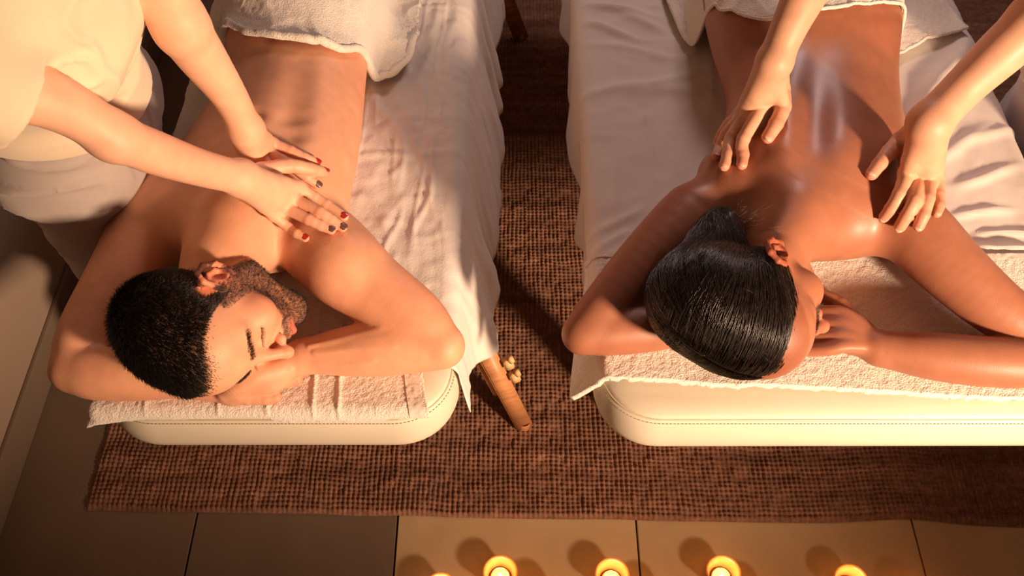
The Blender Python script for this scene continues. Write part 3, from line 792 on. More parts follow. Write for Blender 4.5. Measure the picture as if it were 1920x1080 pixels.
def short_hair(parent, h, B, n, length, mesh_from, name='hair', mater=None, seed=3):
    """cropped hair: a thin cap following the skull plus many single hairs"""
    rng = np.random.default_rng(seed)
    # sample directions on the skull and find the skin with a few sdf steps
    d = rng.normal(size=(n * 3, 3)); d /= np.linalg.norm(d, axis=1, keepdims=True)
    loc = np.stack([-.012 + .100 * d[:, 0], .079 * d[:, 1], .045 + .087 * d[:, 2]], 1)
    Q = h.O + (loc[:, :1] * h.F + loc[:, 1:2] * h.S + loc[:, 2:] * h.U) * h.k
    ctr = h(-.012, 0, .045)
    for _ in range(4):
        D = ev_pts(B, Q); u = (Q - ctr); u /= np.linalg.norm(u, axis=1, keepdims=True); D = np.clip(D, -.01, .01); Q = Q - u * D[:, None]
    f, l, u = h.local(Q)
    jit = rng.normal(size=len(Q)) * .004
    ok = (u + jit > hairline(f)) & (np.abs(ev_pts(B, Q)) < .002)
    Q = Q[ok][:n]; f, l, u = h.local(Q)
    Nn = grad_pts(B, Q); Nn /= np.linalg.norm(Nn, axis=1, keepdims=True) + 1e-9
    comb_ = h.F * 1.0 - h.U * .25 + .0 * h.S
    top = sstep(.02, .09, u)[:, None]
    comb_ = comb_ * top + (-h.U * .9 + -.3 * h.F) * (1 - top)
    comb_ = comb_ - Nn * np.sum(comb_ * Nn, 1, keepdims=True)
    edge = sstep(0, .03, u - hairline(f))
    L = length * (.25 + .75 * edge) * (.5 + .6 * top[:, 0]) * rng.uniform(.8, 1.25, len(Q))
    dir0 = Nn * .8 + comb_ * .7 + rng.normal(size=Q.shape) * .22; dir0 /= np.linalg.norm(dir0, axis=1, keepdims=True)
    dir1 = Nn * .25 + comb_ * 1.0 + rng.normal(size=Q.shape) * .25; dir1 /= np.linalg.norm(dir1, axis=1, keepdims=True)
    t = np.linspace(0, 1, 3)[None, :, None]
    S = Q[:, None] - Nn[:, None] * .001 + (dir0[:, None] * t + (dir1 - dir0)[:, None] * t**2 * .6) * L[:, None, None]
    return link(name, strands_mesh(name, S, .00056 * h.k, .00012), mater or M['hair'], parent)
def brow_lash(parent, h, sides, male, B):
    rng = np.random.default_rng(11)
    for s in sides:
        S = []
        for i in range(300 if male else 200):
            t = rng.uniform(); f0 = .0885 - .021 * t**1.6; l = s * (.009 + .041 * t); u = .0255 + .007 * math.sin(t * 2.3) - .004 * t + rng.normal() * (.0030 if male else .0016) * (1 - .6 * t)
            p = h(f0 + .004, l, u); d = ev_pts(B, p[None])[0]; G = grad_pts(B, p[None])[0]; G = unit(G); p = p - G * d
            dirn = unit(h.S * s * .9 + h.U * (.35 - .7 * t) + G * .25 + rng.normal(size=3) * .1)
            L = (.0075 if male else .006) * h.k
            S.append([p - G * .0003, p + dirn * L * .5 + G * .0006, p + dirn * L])
        o = link('eyebrow', strands_mesh('eyebrow', np.array(S), .00022, .0001), M['lash'], parent, kind='stuff')
    for s in sides:
        S = []
        for i in range(54):
            t = i / 53; l = s * (.013 + .034 * t); u = -.0010 - .0028 * math.sin(t * 3.1) + .002 * t
            p = h(.094, l, u)
            for _ in range(4):
                p = p - h.F * min(max(ev_pts(B, p[None])[0], -.003), .003)
            dirn = unit(h.F * .8 - h.U * .55 + h.S * s * (t - .4) * .8 + rng.normal(size=3) * .06)
            L = (.0055 if male else .0085) * h.k
            S.append([p - h.F * .0004, p + dirn * L * .6, p + dirn * L + h.U * .001])
        link('eyelashes', strands_mesh('eyelashes', np.array(S), .00018, .00008), M['lash'], parent, kind='stuff')
def nail_mesh(tip, prev, up, r, length=None):
    """small curved nail plate on the last finger joint: tip and prev are joint centres, up the back-of-finger direction"""
    d = unit(tip - prev); up = unit(up - d * (up @ d)); s = np.cross(d, up)
    L = length or r * 1.5; V = []
    for i in range(7):
        t = i / 6; x = (t - .55) * L + r * .25
        w_ = .88 * math.sqrt(max(.02, 1 - abs((t - .5) / .51)**3))
        for j in range(7):
            a = (j / 6 - .5) * 2.0 * w_
            rr = r * (1.05 - .16 * max(0, t - .5))
            V.append(tip + d * x + up * rr * math.cos(a) * .98 + s * rr * math.sin(a))
    me = np_mesh('fingernail', np.array(V), quads=grid_quads(7, 7)); return me
def add_nail(parent, pts, up, m, label=None, size=1.0):
    tip, r = pts[-1]; prev = pts[-2][0]
    o = link('fingernail', nail_mesh(tip, prev, up, r * size), m, parent, label=label)
    md = o.modifiers.new('t', 'SOLIDIFY'); md.thickness = .0009; md.offset = 1
    return o

# ------------------------------------------------------------------ the man on the left table
def build_man():
    B = Grp(); zt = .709; UP = np.array([0, 0, 1])
    def sec(px, py, hw, th, lift_=0.0):
        z = zt + th + lift_; p, r = J(px, py, z, hw); return p, r, th / r
    T = [sec(570, -330, 120, .075), sec(568, -130, 150, .088), sec(566, 10, 142, .102), sec(560, 105, 127, .086), sec(546, 190, 132, .086), sec(520, 262, 150, .092), sec(487, 340, 166, .098), sec(468, 378, 148, .094)]
    g = Grp()
    g.chain(T, .03, sub=4)
    # thighs going on under the towel
    for s in (-1, 1):
        a, ra = J(568 + s * 70, -60, zt + .085, 72); b = np.array([a[0] + s * .03, a[1] + .28, zt + .075])
        g.cone(a, b, ra, .062, .04)
        g.ball(J(566 + s * 62, -5, zt + .115, 70)[0], .075, .04)
    # shoulder girdle
    def node(px, py, z, r): return J(px, py, z, r)
    g.cone(*[node(350, 405, .795, 70)[0], node(565, 415, .80, 70)[0]], .068, .068, .05)
    # shoulder blades and the muscle over the spine
    for (px, py, rf, rl, a, dz) in ((335, 385, .085, .052, -64, .850), (545, 372, .085, .050, 78, .856)):
        p = P(px, py, dz - .026); an = math.radians(a); ax = (np.array([math.cos(an), math.sin(an), 0]), np.array([-math.sin(an), math.cos(an), 0]), UP)
        g.ell(p, (rf, rl, .046), ax, .022)
    g.cone(P(530, 140, zt + .122), P(478, 330, zt + .140), .034, .040, .05); g.cone(P(590, 140, zt + .122), P(545, 330, zt + .140), .034, .038, .05)
    g.cone(P(470, 400, .862), P(425, 480, .845), .040, .050, .05)
    # spine groove
    sp = [(563, 88, .0), (552, 170, 0), (528, 250, 0), (500, 320, 0), (470, 385, 0)]
    zsp = [.905, .903, .912, .922, .925]
    pts = [(P(x, y, z + .018), .022) for (x, y, _), z in zip(sp, zsp)]
    g.chain(pts, .035, '-')
    for q in (((545, 205), (590, 196), (640, 205)), ((555, 236), (605, 232), (648, 250)), ((575, 300), (625, 296), (655, 330)), ((470, 210), (430, 225), (405, 240))):
        g.chain([(P(x, y, zt + .205 + .002 * i), .013) for i, (x, y) in enumerate(q)], .022, '-')
    # neck
    nk = Grp(); nk.cone(P(440, 430, .845), P(405, 525, .835), .066, .058, .02, q=.85); B_neck = nk
    g.grp(nk, .035)
    g.deep(.045); B.grp(g, .02)
    # arms
    def limb(pts, k=.022): a = Grp(); a.chain(pts, k); return a
    R = limb([J(292, 402, .80, 66), J(225, 520, .785, 60), J(160, 625, .765, 50), J(137, 692, .757, 42)])
    R.grp(limb([J(137, 692, .757, 42), J(180, 700, .756, 49), J(250, 703, .752, 48), J(330, 708, .745, 39), J(395, 722, .736, 31)], .012), .008)
    B.grp(R, .028)
    L = limb([J(606, 462, .815, 80), J(690, 535, .800, 68), J(775, 600, .778, 60), J(828, 648, .762, 42)])
    L.ball(J(640, 500, .83, 66)[0], .052, .03)
    L.grp(limb([J(829, 650, .762, 41), J(790, 650, .759, 47), J(715, 652, .757, 53), J(640, 660, .752, 44), J(572, 668, .752, 33)], .012), .007)
    # tendons and veins of the forearm
    for pp in (((715, 618, .800), (640, 636, .792), (580, 650, .783)), ((740, 650, .807), (660, 655, .799), (590, 662, .787)), ((700, 676, .800), (640, 684, .789), (590, 682, .779))):
        L.chain([(q + ZC * -.0020, .0026) for q in [hit(L, x, y, 0, 1.1) for x, y, z in pp] if q is not None], .006)
    B.grp(L, .022)
    # left hand lying under the cheek
    H = Grp()
    H.cone(*[J(566, 668, .752, 34)[0], J(500, 702, .748, 36)[0]], .026, .030, .015, q=.8)
    H.cone(*[J(500, 702, .748, 36)[0], J(452, 728, .738, 30)[0]], .030, .024, .015, q=.75)
    H.chain([J(525, 690, .762, 21), J(480, 706, .768, 20), J(445, 723, .760, 18), J(420, 738, .745, 14)], .01)
    B.grp(H, .014)
    # right hand beneath it, fingers pointing out to the right
    f1 = [J(450, 716, .738, 14), J(500, 716, .737, 13.5), J(540, 715, .736, 12.5), J(556, 712, .735, 12)]
    f2 = [J(425, 744, .733, 14), J(465, 746, .732, 13.5), J(500, 746, .731, 13), J(515, 744, .730, 12.5)]
    f3 = [J(470, 700, .728, 12), J(530, 702, .728, 11), J(570, 701, .728, 8)]
    H2 = Grp(); H2.cone(J(395, 722, .733, 31)[0], J(440, 733, .728, 30)[0], .024, .026, .012, q=.7)
    for f in (f1, f2, f3): finger(H2, f)
    B.grp(H2, .004)
    # head
    O = P(394, 598, .842)
    h = Frame(O, cv(.855, -.40, .33), cv(-.48, -.40, .78), 1.03)
    turn(h, h.U, -19); turn(h, ZC, 8)
    add_head(B, h, True)
    # neck creases
    for i in range(4):
        y = 470 + i * 9
        B.chain([(P(378 + i * 4, y - 2, .915 - .002 * i), .0022), (P(420, y + 6, .918 - .002 * i), .0026), (P(455, y + 4, .908), .0015)], .005, '-')
    def col(V):
        c = np.tile(SKIN_MAN, (len(V), 1)); c = blotch(V, c, np.array(srgb(214, 130, 96)), .35, 1, 8)
        c = face_colour(h, V, c, True)
        for p in (f1, f2, f3):
            d = np.linalg.norm(V - p[-1][0], axis=1); w_ = sstep(.022, .006, d)[:, None] * .35; c = c * (1 - w_) + np.array(srgb(205, 90, 70)) * w_
        return freckles(V, c, [P(552, 200, .93), P(622, 187, .93), P(585, 150, .93)])
    root = empty('person', (float(O[0]), float(O[1] + .5), .70), label='bearded man lying face down on the left table, head turned on his hands', cat='person')
    fine = lambda C: (lambda f, l, u: (np.abs(l) < .10) & (u > -.14) & (f > -.04) & (f < .14) & (u < .06))(*h.local(C))
    me, V = body_mesh('body', B, .0033, col, fine)
    link('body', me, M['skin'], root)
    short_hair(root, h, B, 21000, .013, None)
    brow_lash(root, h, (1, -1), True, B)
    # stubble along the jaw
    rng = np.random.default_rng(5); f, l, u = h.local(V)
    line = -.052 + .55 * np.clip(.075 - f, 0, .075)
    hn = ev_pts(h.g, V) < .0012; m = ((u < line) | ((f > .008) & (f < .036) & (u < .03) & (np.abs(l) > .03))) & (u > -.13) & (f > -.005) & (np.abs(l) < .09) & (np.abs(u) < .2) & ~((np.abs(u + .0665) < .008) & (np.abs(l) < .022)) | ((np.abs(u + .054) < .007) & (np.abs(l) < .028) & (f > .08) & (f < .12)) ; m = m & hn & (l > -.022) & (f < .102)
    I = np.nonzero(m)[0]; I = rng.choice(I, 5200); Q = V[I] + rng.normal(size=(len(I), 3)) * .0012
    G = grad_pts(B, Q); G /= np.linalg.norm(G, axis=1, keepdims=True) + 1e-9; Q = Q - G * np.clip(ev_pts(B, Q), -.002, .002)[:, None]
    dd = G * .5 - h.U * .8 + rng.normal(size=G.shape) * .3
    S = Q[:, None] + dd[:, None] * (np.linspace(-.0004, .0030, 3)[None, :, None])
    link('beard', strands_mesh('beard', S, .00022, .0001), M['hair'], root, label='short trimmed dark beard')
    return B, h, root
MAN, MH, man_root = build_man()

# ------------------------------------------------------------------ the woman on the right table
def build_woman():
    B = Grp(); zt = .709; UP = np.array([0, 0, 1])
    def sec(px, py, hw, th, l=0.): z = zt + th + l; p, r = J(px, py, z, hw); return p, r, th / r
    T = [sec(1500, -330, 130, .08), sec(1500, -120, 176, .095), sec(1502, 5, 180, .110), sec(1508, 95, 166, .090), sec(1523, 180, 155, .083), sec(1528, 255, 163, .088), sec(1518, 325, 178, .096), sec(1505, 350, 140, .090)]
    g = Grp()
    g.chain(T, .03, sub=4)
    for s in (-1, 1):
        a, ra = J(1500 + s * 85, -60, zt + .09, 80); b = np.array([a[0] + s * .03, a[1] + .28, zt + .078])
        g.cone(a, b, ra, .065, .04); g.ball(J(1500 + s * 78, -10, zt + .125, 80)[0], .085, .04)
    g.cone(J(1345, 395, .79, 60)[0], J(1680, 405, .795, 60)[0], .058, .060, .05)
    for (px, py, rf, rl, a, dz) in ((1372, 352, .078, .045, -68, .845), (1655, 345, .078, .045, 70, .848)):
        p = P(px, py, dz - .024); an = math.radians(a); ax = (np.array([math.cos(an), math.sin(an), 0]), np.array([-math.sin(an), math.cos(an), 0]), UP)
        g.ell(p, (rf, rl, .042), ax, .022)
    g.cone(P(1490, 130, zt + .122), P(1480, 320, zt + .138), .034, .038, .05); g.cone(P(1575, 130, zt + .122), P(1575, 320, zt + .138), .034, .038, .05)
    pts = [(P(x, y, z + .018), .022) for x, y, z in ((1537, 40, .93), (1535, 100, .905), (1532, 180, .898), (1528, 260, .908), (1520, 330, .918), (1505, 385, .918))]
    g.chain(pts, .035, '-')
    nk = Grp(); nk.cone(P(1490, 415, .835), P(1430, 505, .835), .056, .048, .02); g.grp(nk, .045)
    g.deep(.045); B.grp(g, .02)
    def limb(pts, k=.022): a = Grp(); a.chain(pts, k); return a
    R = limb([J(1298, 405, .795, 62), J(1205, 498, .785, 54), J(1125, 590, .768, 46), J(1093, 626, .757, 38)])
    R.grp(limb([J(1093, 626, .757, 38), J(1135, 622, .755, 44), J(1200, 617, .752, 44), J(1270, 614, .745, 37), J(1340, 615, .735, 30)], .012), .008)
    B.grp(R, .026)
    L = limb([J(1715, 432, .815, 66), J(1790, 508, .800, 60), J(1880, 585, .780, 52), J(1975, 640, .762, 42)])
    L.grp(limb([J(1975, 640, .762, 41), J(1930, 678, .758, 45), J(1850, 678, .757, 47), J(1750, 668, .752, 44), J(1650, 654, .747, 34)], .014), .008)
    B.grp(L, .030)
    # left hand under the cheek: back of the hand with tendons, fingers going under the face
    H = Grp()
    H.cone(J(1648, 654, .747, 34)[0], J(1590, 622, .744, 46)[0], .026, .036, .014, q=.62)
    H.cone(J(1590, 622, .744, 46)[0], J(1548, 610, .742, 46)[0], .036, .036, .014, q=.55)
    for i, (y0, y1, y2) in enumerate(((652, 650, 656), (644, 630, 632), (634, 609, 608), (626, 589, 585))):
        H.chain([J(1630, y0, .758, 9), J(1585, y1, .763, 12), J(1550, y2, .757, 12), J(1500, y2 + 2, .744, 11)], .012)
    B.grp(H, .012)
    th = [J(1612, 615, .735, 18), J(1575, 572, .733, 15), J(1540, 553, .732, 13)]
    finger(B, th)
    H2 = Grp(); H2.cone(J(1340, 615, .735, 30)[0], J(1400, 635, .732, 34)[0], .024, .028, .012, q=.6)
    for i in range(4): finger(H2, [J(1400, 612 + i * 17, .734, 12), J(1450, 612 + i * 18, .736, 11), J(1495, 618 + i * 16, .732, 10)])
    B.grp(H2, .006)
    O = P(1401, 557, .846)
    h = Frame(O, cv(.74, -.58, -.34), cv(-.1437, -.63, .763), 1.10)
    turn(h, h.U, 19); turn(h, h.S, -11)
    add_head(B, h, False)
    def col(V):
        c = np.tile(SKIN_WOMAN, (len(V), 1)); c = blotch(V, c, np.array(srgb(176, 90, 62)), .3, 2, 6)
        c = face_colour(h, V, c, False)
        f, l, u = h.local(V)
        sc = (sstep(-.004, .006, u - np.interp(f, [-.2, -.02, .03, .06, .1], [-.08, -.03, .04, .066, .082])) * (np.abs(l) < .1) * (u < .2) * (np.abs(f) < .13))[:, None] * .55
        c = c * (1 - sc) + np.array(srgb(120, 66, 44)) * sc
        c = freckles(V, c, [P(1714, 509, .86), P(1600, 640, .77)])
        oil = sstep(.80, 1.15, V[:, 1]) * sstep(.20, .32, V[:, 0]) * sstep(1.0, .85, V[:, 0]) * sstep(.80, .86, V[:, 2])
        return np.c_[c, oil * (.75 + .35 * vnoise(V[:, 0] * 12, V[:, 1] * 7, 0, 77))]
    root = empty('person', (float(O[0]), float(O[1] + .5), .70), label='dark haired woman lying face down on the right table, oiled tanned back, towel over hips', cat='person')
    fine = lambda C: (lambda f, l, u: (np.abs(l) < .10) & (u > -.14) & (f > -.04) & (f < .14) & (u < .06))(*h.local(C))
    me, V = body_mesh('body', B, .0033, col, fine)
    link('body', me, M['skin_oiled'], root)
    brow_lash(root, h, (1, -1), False, B)
    # ---- hair: two sleek halves parted along the middle, gathered in a low knot
    ctr = h(-.012, 0, .045)
    def skull(f, l, u, off):
        d = np.stack(np.broadcast_arrays(f, l, u), -1); d = d / np.linalg.norm(d, axis=-1, keepdims=True)
        R_ = np.array([.100, .079, .087])
        return ctr + (d[..., :1] * h.F * R_[0] + d[..., 1:2] * h.S * R_[1] + d[..., 2:] * h.U * R_[2]) * h.k + (d[..., :1] * h.F + d[..., 1:2] * h.S + d[..., 2:] * h.U) * np.asarray(off)[..., None]
    knot = P(1350, 446, .862)
    hairs = Grp(); PL = -.026
    # cap body
    cap = Grp(); cap.ell(ctr - h.F * .003, np.array([.100, .0785, .088]) * h.k + .003, (h.F, h.S, h.U), .004)
    cap.ell(h(-.060, -.026, .028), np.array([.066, .068, .068]) * h.k, (h.F, h.S, h.U), .03)
    for s in (-1, 1): cap.ell(h(-.008, s * .070, .020), np.array([.026, .015, .032]) * h.k, (h.F, h.S, h.U), .014)
    # cut away the face and neck side
    cap.ell(h(.112, 0, -.022), np.array([.100, .22, .120]) * h.k, (unit(h.F), h.S, h.U), .006, '-')
    cap.ell(h(.02, 0, -.11), np.array([.09, .10, .085]) * h.k, (h.F, h.S, h.U), .01, '-')
    for t0_ in np.arange(25, 125, 6):
        q_ = [h(-.012 + .100 * math.cos(math.radians(t)) * .96, PL, .045 + .090 * math.sin(math.radians(t)) * .96) for t in (t0_, t0_ + 6)]
        cap.cone(q_[0], q_[1], .0014, .0014, .003, '-')
    hairs.grp(cap, .01)
    kn = Grp()
    a = np.linspace(0, 2 * math.pi * 1.6, 22)
    sp = [(knot + (h.S * math.cos(t) * (.032 - .014 * i / 21) + h.U * math.sin(t) * (.032 - .014 * i / 21) - h.F * (.004 + .020 * i / 21)) * h.k, .0125 * h.k) for i, t in enumerate(a)]
    kn.chain(sp, .004); kn.ball(knot, .032, .01)
    hairs.cone(h(-.062, -.02, .02), knot, .058, .034, .03); hairs.grp(kn, .030)
    me, _ = body_mesh('hair', hairs, .0028)
    hair = link('hair', me, M['hair'], root, label='sleek black hair with a centre parting')
    rng = np.random.default_rng(9); S = []
    _k = h.local((knot - h.O) * .9 + h.O); kd = np.array([(_k[0] + .012) / .10, _k[1] / .079, (_k[2] - .045) / .087]); kd = kd / np.linalg.norm(kd)
    tt = np.linspace(0, 1, 15)
    for i in range(5400):
        s = 1 if rng.uniform() < .52 else -1
        a = rng.uniform(.02, 2.1)                                          # along the parting, forehead to crown
        if rng.uniform() < .30:                                             # hairs rooted along the temple
            v = rng.uniform(0, 1); st = np.array([.66 - .46 * v, s * (.30 + .67 * v), .72 - .74 * v])
        else:
            st = np.array([math.cos(a + .62), PL / .079 + s * (.035 + abs(rng.normal()) * .012), math.sin(a + .62)])
        if i > 4200:
            st = np.array([-.1 - .75 * rng.uniform(), rng.uniform(-.9, .6), rng.uniform(.0, 1.0)])
        st = st / np.linalg.norm(st)
        sw = rng.uniform(.55, 1.0)
        mid = np.array([st[0] * .40 - .10, s * 1.25 * sw, .28 * st[2] + .05]);
        e = kd + rng.normal(size=3) * .10
        if i > 4200: mid = (st + e) * .62
        c = ((1 - tt)**2)[:, None] * st + (2 * tt * (1 - tt))[:, None] * mid + (tt**2)[:, None] * e
        wv = .012 * math.sin(rng.uniform() * 6) * np.sin(tt * 5 + rng.uniform() * 6)
        c = c + wv[:, None] * np.array([.4, 0, .6])
        off = .0045 + .0022 * rng.uniform() + .004 * sstep(0, .25, tt) * 1.0 + .003 * (.5 + .5 * math.sin(a * 37)) * sstep(.05, .4, tt)
        S.append(skull(c[:, 0], c[:, 1], c[:, 2], off))
    S = np.array(S); Qs = S.reshape(-1, 3); off = np.repeat(-.0002 + .0030 * rng.uniform(size=len(S))**2, S.shape[1]) + .0009 * np.sin(np.tile(np.linspace(0, 9, S.shape[1]), len(S)) + np.repeat(rng.uniform(0, 6.28, len(S)), S.shape[1])) * .6 + .0008 * vnoise(Qs[:, 0] * 60, Qs[:, 1] * 60, Qs[:, 2] * 60, 5)
    uu = Qs - ctr; uu /= np.linalg.norm(uu, axis=1, keepdims=True); Qs = ctr + uu * .115
    for _ in range(7):
        D = ev_pts(hairs, Qs); Qs = Qs + uu * np.clip(off - D, -.012, .012)[:, None]
    S = Qs.reshape(S.shape)
    link('hair_strands', strands_mesh('hair_strands', S, .00052, .00042), M['hair_sleek'], root, kind='stuff')
    # knot strands and fly-aways
    S = []
    for i in range(900):
        t0 = rng.uniform(0, 2 * math.pi * 1.6 - 1.0); t = t0 + np.linspace(0, 1.5, 12); ph = rng.uniform(0, 6.28) + np.linspace(0, 1.2, 12)
        fr2 = np.clip(t / (2 * math.pi * 1.6), 0, 1); rad = .032 - .014 * fr2
        c = knot + (np.outer(np.cos(t) * (rad + .0130 * np.cos(ph)), h.S) + np.outer(np.sin(t) * (rad + .0130 * np.cos(ph)), h.U) - np.outer(.004 + .020 * fr2 - .0135 * np.sin(ph), h.F)) * h.k
        S.append(c)
    link('hair_knot', strands_mesh('hair_knot', np.array(S), .0005, .0004), M['hair_sleek'], root)
    S = []
    for i in range(150):
        if i < 110:
            st = rng.normal(size=3); st[2] = abs(st[2]); st /= np.linalg.norm(st); p0 = skull(st[0], st[1], st[2], .010)
            if st[0] > .55: continue
            dirn = unit(rng.normal(size=3)) ; nn = unit(p0 - ctr); dirn = unit(dirn - nn * (dirn @ nn) * .9); L = rng.uniform(.012, .035)
        else:
            p0 = knot + rng.normal(size=3) * .012 + cv(.02, .02, .02); dirn = unit(cv(rng.normal() * .8 + .6, rng.uniform(.1, 1.0), .15)); nn = ZC; L = rng.uniform(.015, .05)
        bend = unit(rng.normal(size=3)); t = np.linspace(0, 1, 10)[:, None]
        S.append(p0 + dirn * L * t + bend * L * .25 * t**2 + nn * .006 * np.sin(t * 3.1))
    link('loose_hairs', strands_mesh('loose_hairs', np.array(S), .00016, .00008), M['hair_sleek'], root, kind='stuff')
    return B, h, root
WOM, WH, wom_root = build_woman()

# ------------------------------------------------------------------ the two therapists
def plane(g, c, n, k=.004):
    """keep only the side of the plane that n points to"""
    c = np.asarray(c, float); n = unit(n)
    g.L.append((lambda X, Y, Z: (X - c[0]) * n[0] + (Y - c[1]) * n[1] + (Z - c[2]) * n[2], np.full(3, -50.), np.full(3, 50.), k, '-'))
def cloth_wob(g, amp=.004, sc=(7, 7, 7), s=0, dirn=None):
    def f(V):
        G = grad_pts(g, V, .002); G /= np.linalg.norm(G, axis=1, keepdims=True) + 1e-9
        x, y, z = V[:, 0] * sc[0], V[:, 1] * sc[1], V[:, 2] * sc[2]
        q = .6 * vnoise(x, y, z, 200 + s)
        r = np.clip(1 - np.abs(vnoise(x + q, y + q, z * 1.0 + q, 201 + s)) * 3.0, 0, 1)**1.6 * np.clip(.5 + vnoise(x * .4, y * .4, z * .4, 203 + s), 0, 1)
        return V + G * (amp * r + amp * .5 * vnoise(x * .5, y * .5, z * .5, 202 + s))[:, None]
    return f
def palm(g, wrist, wr, mcps, q=.8, n=(0, 0, 1)):
    a = Grp()
    for p, r in mcps: a.cone(wrist, p, wr, r, .010, q=1)
    for (p, r), (p2, r2) in zip(mcps[:-1], mcps[1:]):
        a.cone(p * .72 + wrist * .28, p2 * .72 + wrist * .28, r * 1.15, r2 * 1.15, .008); a.cone(p, p2, r * .82, r2 * .82, .006)
    for p, r in mcps: a.ball(p + np.array([0, 0, r * .12]), r * 1.02, .006)
    # extensor tendons
    for p, r in mcps: a.cone(wrist * .35 + p * .65 + np.array([0, 0, r * .72]), p + np.array([0, 0, r * .60]), .0022, .0026, .006)
    g.grp(a, .010)
def build_left_therapist():
    B = Grp()
    sf = lambda spec: surface_finger(MAN, spec)
    w1, r1 = J(452, 334, 1.005, 31); w2, r2 = J(462, 245, .985, 30)
    h1 = dict(index=sf([(560, 352, 11.5, .026), (590, 370, 10.5, .022), (613, 384, 10, .015), (645, 406, 9, .0085)]),
              middle=sf([(552, 374, 11.5, .025), (600, 398, 10.8, .022), (622, 413, 10.2, .015), (642, 426, 9.4, .0085)]),
              ring=sf([(536, 391, 11, .023), (579, 412, 10.4, .020), (602, 423, 9.8, .014), (621, 431, 9, .0085)]),
              little=sf([(512, 403, 10, .020), (540, 426, 9.2, .016), (557, 438, 8.8, .012), (572, 446, 8.2, .0085)]),
              thumb=sf([(490, 322, 17, .034), (540, 311, 14, .028), (581, 317, 12, .020), (606, 323, 10.5, .012)]))
    h2 = dict(little=sf([(508, 268, 11, .022), (545, 283, 10, .018), (570, 295, 9.2, .012), (592, 304, 8.6, .008)]),
              ring=sf([(500, 284, 11, .020), (548, 312, 10.5, .016), (575, 332, 9.5, .010), (594, 346, 9, .008)]),
              middle=sf([(488, 297, 11, .020), (532, 335, 10.5, .014), (560, 355, 9.5, .009), (580, 368, 9, .008)]),
              index=sf([(474, 306, 11, .020), (510, 345, 10.5, .012), (532, 365, 9.5, .009), (550, 380, 9, .008)]),
              thumb=sf([(456, 290, 15, .022), (462, 325, 13, .016), (475, 352, 12, .010), (488, 372, 10.5, .008)]))
    arms = Grp()
    A1 = Grp(); e1, re1 = J(212, 256, 1.20, 43); u1, ru1 = J(95, 188, 1.27, 54)
    s1 = np.array([-.610, .790, 1.36])
    A1.chain([(s1, .045), (u1, ru1), (e1, re1)], .02)
    A1.chain([(e1, re1), J(290, 286, 1.14, 41), J(370, 313, 1.07, 35), (w1, r1)], .02)
    palm(A1, w1, r1 * 1.0, [h1[k][0] for k in ('index', 'middle', 'ring', 'little')])
    A1.cone(w1, h1['thumb'][0][0], r1 * .8, h1['thumb'][0][1], .012)
    A1.cone(h1['thumb'][0][0], h1['index'][0][0], .010, .008, .010)
    for k in h1: finger(A1, h1[k])
    arms.grp(A1, .004)
    A2 = Grp(); e2, re2 = J(338, 48, 1.20, 49)
    s2 = np.array([-.470, 1.060, 1.42])
    A2.chain([(s2, .050), (s2 * .5 + e2 * .5, .041), (e2, re2)], .02)
    A2.chain([(e2, re2), J(374, 100, 1.14, 45), J(430, 180, 1.055, 33), (w2, r2)], .02)
    palm(A2, w2, r2 * 1.0, [h2[k][0] for k in ('little', 'ring', 'middle', 'index')])
    A2.cone(w2, h2['thumb'][0][0], r2 * .7, h2['thumb'][0][1], .012)
    for k in h2: finger(A2, h2[k])
    arms.grp(A2, .004)
    T = Grp()
    pel = np.array([-.715, 1.150, .93]); wa = np.array([-.675, 1.06, 1.12]); ch = np.array([-.600, .985, 1.28]); nb = np.array([-.560, .920, 1.43])
    T.cone(pel + (0, -.06, 0), pel + (0, .07, 0), .105, .105, .04); T.cone(pel, wa, .115, .098, .05); T.cone(wa, ch, .098, .112, .05)
    T.cone(s1 + (.0, .03, -.02), s2 + (-.02, -.03, -.03), .058, .058, .05); T.cone(ch, nb, .11, .055, .05)
    hd = np.array([-.485, .845, 1.60]); T.cone(nb, hd + (-.03, .02, -.06), .052, .050, .03)
    B.grp(T, .02); B.grp(arms, .03)
    h = Frame(hd, unit([.62, .20, -.60]), unit([.55, -.15, .80]), 1.0); add_head(B, h, False)
    red = np.array(srgb(214, 104, 84))
    def col(V):
        c = np.tile(SKIN_FAIR, (len(V), 1)); c = blotch(V, c, np.array(srgb(224, 140, 110)), .35, 3, 10); c = face_colour(h, V, c, False)
        for hh in (h1, h2):
            for k in hh:
                for j, (p, r) in enumerate(hh[k]):
                    d = np.linalg.norm(V - p, axis=1); w_ = sstep(r * 1.9, r * .8, d)[:, None] * (.22 if j in (1, 3) else .10); c = c * (1 - w_) + red * w_
        return c
    root = empty('person', (-.80, 1.1, 0), label='therapist in a cream tunic massaging the man with red-nailed hands', cat='person')
    hc = [np.mean([p for k in hh for p, r in hh[k]], axis=0) for hh in (h1, h2)]
    fine = lambda C: (np.linalg.norm(C - hc[0], axis=1) < .115) | (np.linalg.norm(C - hc[1], axis=1) < .10)
    me, V = body_mesh('body', B, .0036, col, fine)
    body = link('body', me, M['skin_fair'], root)
    for hh in (h1, h2):
        for k in hh:
            if hh is h2 and k in ('thumb', 'index', 'middle'): m = M['polish_red'] if k != 'middle' else M['polish_dark']
            else: m = M['polish_dark'] if k in ('middle', 'ring') else M['polish_red']
            up = np.array([.0, -.10, 1.0]) if k != 'thumb' else np.array([.15, .1, 1.0])
            add_nail(root, hh[k], up, m, 'fingernail painted red' if m is M['polish_red'] else 'fingernail painted dark glitter', 1.0)
    # clothes
    G = Grp(); o = .012
    G.cone(wa, ch, .098 + o, .112 + o, .04); G.cone(ch, nb, .115 + o, .058 + o, .04)
    G.cone(s1 + (.0, .03, -.02), s2 + (-.02, -.03, -.03), .060 + o, .060 + o, .05)
